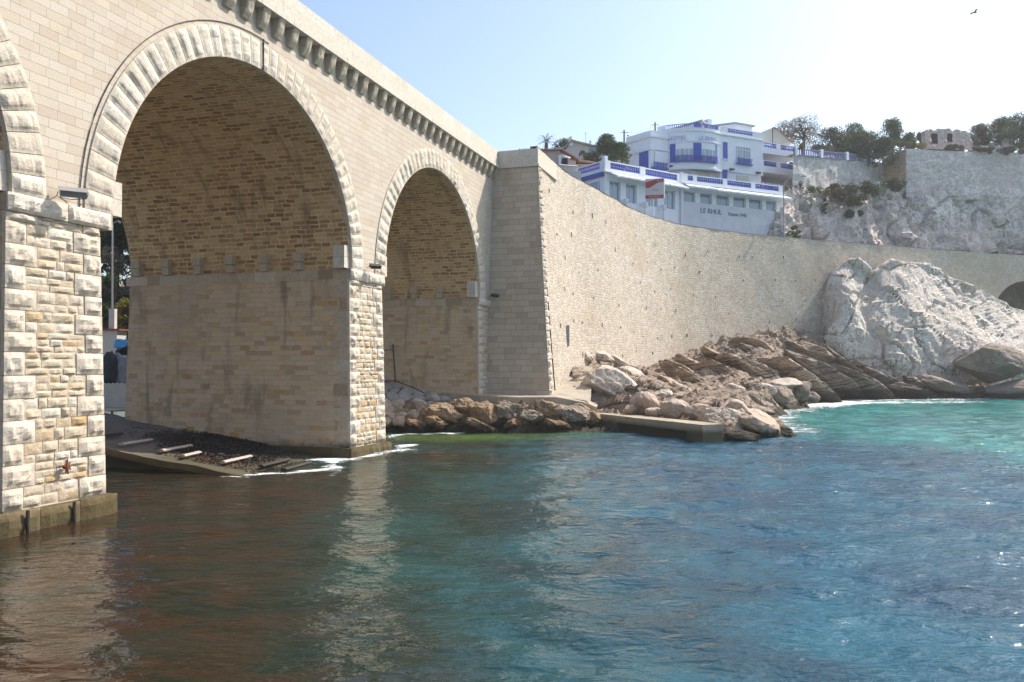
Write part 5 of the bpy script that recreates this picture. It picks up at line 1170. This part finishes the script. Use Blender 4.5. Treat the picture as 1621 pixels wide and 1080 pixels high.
# ruin on the cliff
RU = lambda x, y, z: at(1466, 236, 129.5)+Vector((x*.99, y+x*.1, z))
ru = empty('ruined_building', 'roofless ruined stone building with two dark openings on the clifftop', 'ruin', RU(3, 0, 0))
m = MB(); k_ = 129.5/F; prof = [(0, 31), (4, 33), (14, 31), (20, 34), (30, 33), (38, 35), (42, 34), (44, 30), (50, 33), (55, 33), (60, 31), (66, 32), (72, 30), (76, 22), (80, 12)]
op = [(9, 20, 9, 25), (36, 45, 12, 26)]; X0 = 0
def ztop(x): return interp([a for a, b in prof], [b for a, b in prof], x)
nxr = 80; vs = {}
for i in range(nxr):
    for j in range(34):
        if j+1 > ztop(i): continue
        if any(a <= i < b and c <= j < d for a, b, c, d in op): continue
        q4 = []
        for (a, b) in ((i, j), (i+1, j), (i+1, j+1), (i, j+1)):
            if (a, b) not in vs: pz_ = RU(a*k_, .3*fbm(Vector((a*.2, b*.2, 1)), 3), b*k_); vs[(a, b)] = pz_
            q4.append(vs[(a, b)])
        m.add(q4, [(0, 1, 2, 3)])
m.build('ruin_wall', M_hillwall, ru, autouv=True)
m = MB(); m.box(.05, 7.0, .9, 1.2, -.5, 2.95, RU); m.build('inner_shade_wall', M_dark, ru); m = MB(); m.box(-.05, .15, .1, 1.4, -.5, 3.0, RU); m.build('side_wall', M_hillwall, ru, autouv=True)  # inner wall coloured black to paint the shade behind the openings
m = MB(); m.box(7.6, 14, 0.5, 1, -.5, .9, RU); m.box(13.2, 14.8, .3, 1.2, -.5, 1.9, RU); m.build('low_wall', M_hillwall, ru, autouv=True)
# gable behind the balconies
gb = empty('gabled_house', 'pale house gable sloping down to the right behind the hotel balconies', 'house', at(1228, 224, 124))
m = MB(); g3 = [at(1206, 226, 124), at(1254, 226, 124), at(1232, 205, 124), at(1224, 202, 124), at(1206, 209, 124)]; v5 = g3+[q+Vector((0, 6, 0)) for q in g3]
m.add(v5, [(0, 1, 2, 3, 4), (1, 6, 7, 2), (2, 7, 8, 3), (3, 8, 9, 4)]); m.build('gable_wall', M_cream, gb)
m = MB(); m.tube([at(1223, 227, 123.5), at(1223, 202, 123.5)], .07, 5); m.build('flue', M_metal, gb)
m = MB(); m.tube([at(1254, 226, 123.8), at(1232, 205, 123.8), at(1224, 202, 123.8)], .13, 5); m.build('roof_edge', M_tile, gb, autouv=True)

# ------------------------------------------------------------ houses at the left of the hotel
ph = empty('tiled_house', 'small pinkish house with clay tiled roof just above the end of the viaduct', 'house', at(880, 262, 104))
kk = 104/F; PHF = lambda x, y, z: at(850, 262, 104)+Vector((x, y, z))      # x metres right, z up
def pxm(px, py): q = at(px, py, 104)-at(850, 262, 104); return q.x, q.z
m = MB(); x1, z1 = pxm(886, 238); m.box(-2, x1, 0, 6, -5, z1, PHF); x2, z2 = pxm(912, 250); m.box(x1, x2, .6, 6, -5, z2-.2, PHF); x3, z3 = pxm(953, 254); m.box(x2, x3, 2, 7, -5, z3, PHF)
gx, gz = pxm(886, 233); m.add([PHF(x1+.01, .0, z1), PHF(x1+.01, 5.5, z1), PHF(x1+.01, 2.6, gz+.3)], [(0, 1, 2)]); m.build('wall', M_pink, ph)
m = MB(); a0, a1 = pxm(848, 238), pxm(889, 232.5); b0 = pxm(916, 250)
def roofq(m, a, b, c, d, t=.14):
    vs = [a, b, c, d]; m.add(vs+[v-Vector((0, 0, t)) for v in vs], [(0, 1, 2, 3), (7, 6, 5, 4), (0, 4, 5, 1), (1, 5, 6, 2), (2, 6, 7, 3), (3, 7, 4, 0)])
roofq(m, PHF(-2.4, -.5, z1-.05), PHF(a1[0], -.5, z1+.1), PHF(a1[0]-.4, 3, a1[1]+.35), PHF(-2, 3, a1[1]+.1))
roofq(m, PHF(a1[0], -.5, z1+.1), PHF(b0[0], .2, b0[1]), PHF(b0[0], 4, b0[1]+.3), PHF(a1[0]-.4, 3, a1[1]+.35))
roofq(m, PHF(b0[0], .4, b0[1]-.05), PHF(x3+.2, 1.6, z3+.05), PHF(x3+.2, 5, z3+.3), PHF(b0[0], 4, b0[1]+.25))
m.build('roof', M_tile, ph, autouv=True)
m = MB()
for k in range(16): x = lerp(-2.2, a1[0], k/15); m.tube([PHF(x, -.56, z1-.02+.008*k), PHF(x, .1, z1+.16+.008*k)], .1, 6)
m.build('roof_eaves', M_pink, ph)
m = MB(); a = pxm(888, 241); b = pxm(903, 251); m.add([PHF(a[0], .3, a[1]), PHF(b[0], .3, b[1]+.3), PHF(b[0], -.5, b[1]-.1), PHF(a[0], -.5, a[1]-.55)], [(0, 1, 2, 3)]); m.build('awning', M_awn, ph)
m = MB(); a = pxm(890, 262); b = pxm(899, 249); m.box(a[0], b[0], .5, .62, a[1], b[1], PHF); m.build('window', M_dark, ph)
m = MB(); a = pxm(884, 262); m.box(a[0], a[0]+.3, -.3, .6, 0, 1.2, PHF); m.build('porch_post', M_wwhite2, ph)
tb = empty('terrace_balustrade', 'low pinkish balustrade between the tiled house and the hotel', 'balustrade', at(902, 272, 99))
m = MB(); p0, p1 = at(886, 266, 99), at(914, 268, 99.5); dd = p1-p0
for k in range(14): q_ = p0+dd*k/13; m.tube([q_-Vector((0, 0, .35)), q_+Vector((0, 0, .3))], .06, 5)
m.build('balusters', M_offw, tb); m = MB(); m.tube([p0+Vector((0, 0, .35)), p1+Vector((0, 0, .35))], .1, 4); m.box(-.4, 2.6, .1, .4, -5, -.35, lambda x, y, z: p0+Vector((x, y, z))); m.build('rail', M_offw, tb)
wh = empty('white_villa', 'pale low villa with sloping roof and chimneys behind the tiled house', 'house', at(925, 248, 118))
def V(px, py, Y=118): return at(px, py, Y)
m = MB(); poly = [V(885, 262), V(992, 262), V(992, 228), V(962, 228), V(938, 230), V(928, 226), V(905, 222), V(896, 236), V(885, 240)]
m.add(poly+[q+Vector((0, 7, 0)) for q in poly], [tuple(range(9))]+[(i, 9+i, 9+(i+1) % 9, (i+1) % 9) for i in range(9)]); m.build('wall', M_offw, wh)
m = MB()
for (a, b) in (((883, 241), (906, 220)), ((904, 220.5), (938, 229)), ((938, 229), (964, 227.5)), ((960, 227.5), (994, 227.5))):
    A_, B_ = V(*a, 117.6), V(*b, 117.6); roofq(m, A_, B_, B_+Vector((0, 8, 0)), A_+Vector((0, 8, 0)), .25)
m.build('roof', M_conc, wh)
m = MB(); q_ = V(904, 231, 117.8); m.box(-.3, .3, 0, .6, 0, 1., lambda x, y, z: q_+Vector((x, y, z))); m.tube([q_+Vector((0, .3, 1)), q_+Vector((0, .3, 1.35))], [.25, .3], 8); q2 = V(934.5, 229, 117.8); m.box(-.15, .15, 0, .3, 0, .6, lambda x, y, z: q2+Vector((x, y, z))); m.build('chimney', M_wwhite2, wh)
m = MB(); q3 = V(932, 242, 117.9); m.box(0, 1.2, -.02, .05, 0, .75, lambda x, y, z: q3+Vector((x, y, z))); m.build('window', M_glass, wh)
def upole(px, y0, y1, Y, lb):
    a = at(px, y0, Y); t = empty('utility_pole', lb, 'utility pole', a); m = MB(); b = at(px, y1, Y); m.tube([a-Vector((0, 0, 2)), b], [.16, .12], 7); m.build('pole', M_pole_arch_shade, t)
    m = MB(); m.tube([b-Vector((.6, 0, .35)), b+Vector((.6, 0, -.35))], .04, 5); m.tube([b+Vector((.4, 0, -.8)), b+Vector((.7, 0, -.85))], .08, 6); m.build('crossarm', M_metal, t); return b
t1 = upole(988, 226, 206, 120, 'thin utility pole standing behind the trees left of the hotel'); t2 = upole(1037, 216, 194, 118, 'taller dark utility pole rising above the left corner of the hotel roof')
m = MB(); m.tube([t1.lerp(t2, k/8)-Vector((0, 0, .35+.5*math.sin(math.pi*k/8))) for k in range(9)], .012, 4); tag(m.build('overhead_wire', M_metal, origin=t1), 'thin overhead wire between the two utility poles', 'wire')
m = MB(); a = at(927, 226, 119); m.tube([a, at(927, 209, 119)], .03, 5); m.tube([at(924, 212, 119), at(930, 212, 119)], .02, 4); tag(m.build('aerial', M_gmetal, origin=a), 'thin television aerial on the pale villa', 'aerial')

# ------------------------------------------------------------ ground and road
m = MB(); 
def side(i, j): p = WP[i]; n_ = WN[i]; return p-n_*[.45, 13, 40, 110][j]+Vector((0, 0, [19.0, 19.0, 19.6, 26][j]))
m.grid(side, len(WP)-1, 3, flip=False); structure(m.build('road', M_road))
m = MB(); hx = [-60, -30, -5, 5, 15, 30, 45, 62, 90, 140, 240]; hy = [88, 97, 104, 112, 120, 129, 150, 200, 400]
def HG(i, j):
    x, y = hx[i], hy[j]; z = 18.5 if y < 98 else lerp(18.5, 27.5, ss(98, 106, y)) 
    if x > 35: z = 19 if y < 112+(x-35)*.42 else lerp(19, 36.6, ss(112+(x-35)*.42+6, 117+(x-35)*.42+9, y))
    if x > 0 and y > 125: z = max(z, 34)
    if x <= 0 and y > 150: z = 34
    return Vector((x, y+(0 if x < 35 else 0), z))
hsx = np.linspace(-60, 200, 131); hsy = np.concatenate([np.linspace(92, 160, 69), [180, 220, 300, 400]])
def HG2(i, j):
    x, y = hsx[i], hsy[j]; e = 1. if x > 12 else 0.; y0 = 117+(x-35)*.42
    left = lerp(18.2, 27., ss(97, 106, y)); left = lerp(left, 33.5, ss(108, 128, y)); right = lerp(18.6, 36.0, ss(y0+5, y0+9, y)) if x > 42 else lerp(18.6, 34., ss(122, 128, y)); z = lerp(left, right, e)
    if in_front_fast(x, y) > -3: z = -6
    return Vector((x, y, z+.3*noise.noise(Vector((x*.2, y*.2, 0)))))
wpa = np.array([(p.x, p.y) for p in WP]); wna = np.array([(q.x, q.y) for q in WN])
def in_front_fast(x, y): d = ((wpa-np.array([x, y]))**2).sum(1); i = int(d.argmin()); return float((np.array([x, y])-wpa[i])@wna[i])
m.grid(HG2, len(hsx)-1, len(hsy)-1); structure(m.build('hillside', flat('dry_hill_ground', (.17, .15, .1), .95, .1, .35, .6)))
# land and harbour behind the viaduct
m = MB(); lx = [-16, -24, -40, -70, -140, -400]
def LH(i, j):
    o = [-18.5, -24, -32, -45, -70, -140, -400][j]; s = [10, 28, 30, 34, 40, 46, 60, 90, 200][i]
    z = [1.7, 1.9, 2.2, 4, 14, 25, 30][j]+(0 if i > 1 else -.6); return B(s, o, z+.0088*(s-30))
m.grid(LH, 8, 6, flip=True); structure(m.build('harbour_ground', M_conc))
# boat hull, covers, tarpaulin seen through the big arch
Bt = lambda px, py, Y=53: at(px, py, Y)
bo = empty('moored_boat', 'white hulled boat behind the big arch, seen beside the near pier', 'boat', Bt(180, 650)); m = MB()
ctr = Bt(176, 630); 
def PHu(i, j): t = i/20*2-1; wdt = (1-abs(t)**2.6); hh = j/5; return ctr+Vector((t*2.6, (-.9*wdt*(.55+.45*hh)), -.85+1.75*hh+.15*t*t))
m.grid(PHu, 20, 5); m.grid(lambda i, j: Vector((PHu(i, j).x, 2*ctr.y-PHu(i, j).y, PHu(i, j).z)), 20, 5, flip=True); m.grid(lambda i, j: PHu(i, 5) if j == 0 else Vector((PHu(i, 5).x, 2*ctr.y-PHu(i, 5).y, PHu(i, 5).z)), 20, 1); m.build('hull', M_hull, bo)
m = MB(); 
for k in range(12): a, b = PHu(4+k*.001, 5), 0; q_ = PHu(3+k, 5); m.tube([q_, q_+Vector((0, 0, .07))], .07, 5)
m.build('rubbing_strake', M_wwhite2, bo)
def cover(px, py, wpx, hpx, Y, mat, name, lb, cat, seed):
    k = Y/F; me = boulder_mesh(name, wpx*k/2, wpx*k/2, hpx*k/2, seed, mat, 4, 6, .16); o = bpy.data.objects.new(name, me); COL.objects.link(o); o.location = at(px, py, Y); tag(o, lb, cat)
cover(192, 584, 32, 52, 54, M_tarp, 'boat_cover', 'grey canvas cover bulging over the boat behind the arch', 'cover', 71)
cover(174, 584, 26, 48, 53.4, M_tarpd, 'outboard_cover', 'dark navy cover left of the grey canvas behind the arch', 'cover', 73)
cover(196, 556, 22, 12, 54.6, M_tarpd, 'folded_cover', 'dark bundle under the light blue tarpaulin', 'cover', 75)
cover(193, 545, 26, 15, 54.4, M_btarp, 'blue_tarpaulin', 'crumpled bright blue tarpaulin seen through the big arch', 'tarpaulin', 77)
sh_ = empty('harbour_hut', 'small whitewashed hut with flat reddish roof behind the big arch', 'hut', at(172, 560, 58)); m = MB(); q_ = at(160, 590, 58); m.box(0, 1.08, 0, 1.5, -1.5, 2.95, lambda x, y, z: q_+Vector((x, y, z))); m.build('wall', M_offw, sh_)
m = MB(); m.box(-.1, 1.35, -.2, 1.7, 2.95, 3.08, lambda x, y, z: q_+Vector((x, y, z))); m.build('roof', flat('red_roof_sheet', (.22, .06, .04)), sh_); m = MB(); m.box(.35, .75, .3, .7, 3.08, 4.5, lambda x, y, z: q_+Vector((x, y, z))); m.build('chimney', M_offw, sh_)
m = MB(); q_ = at(178, 600, 60); m.tube([q_-Vector((0, 0, 3)), at(178, 352, 60)], [.09, .06], 7); m.tube([at(178, 354, 60), at(187, 350, 60), at(191, 353, 60)], [.05, .05, .1], 6); tag(m.build('lamp_post', M_gmetal, origin=q_), 'pale thin lamp post seen through the big arch beside the near pier', 'lamp post')
TB = [(180, 560, 430, 60, 62, M_leafm, 'bright green bush behind the harbour hut', 2600, .12), (196, 545, 470, 44, 61, M_leafy, 'yellow green bush seen low in the arch gap', 1600, .1), (178, 500, 385, 80, 66, M_leafb, 'bare brown tree seen through the arch gap', 3000, .09), (185, 440, 330, 90, 72, M_leafd, 'dark evergreen tree at the top of the arch gap', 3600, .16), (150, 560, 360, 90, 70, M_leafd, 'dark evergreen partly hidden behind the near pier', 2200, .18), (225, 560, 380, 90, 72, M_leafd, 'dark evergreen hidden mostly behind the middle pier', 2200, .18), (192, 600, 520, 60, 64, M_leafd, 'deep green hedge behind the boat covers', 2600, .12)]
for k, (px, yb, yt, w_, Y, mt, lb, n_, sz) in enumerate(TB): tree(px, yb, yt, w_, Y, mt, lb, 800+k, n_, 'trees seen through the big arch', sz, 'tree', .05, clumps=18)

# ------------------------------------------------------------ thin sea haze
hz = MB(); hz.box(-420, 420, -60, 420, -3.5, 60); ho = hz.build('haze', None if 0 else bpy.data.materials.new('haze_air')); ho['kind'] = 'stuff'
hm = ho.data.materials[0]; hm.use_nodes = True; ht = hm.node_tree; ht.nodes.remove(ht.nodes['Principled BSDF']); pv = ht.nodes.new('ShaderNodeVolumePrincipled')
pv.inputs['Color'].default_value = (.95, .97, 1, 1); pv.inputs['Density'].default_value = .0004; pv.inputs['Anisotropy'].default_value = .3
ht.links.new(pv.outputs[0], ht.nodes['Material Output'].inputs['Volume'])
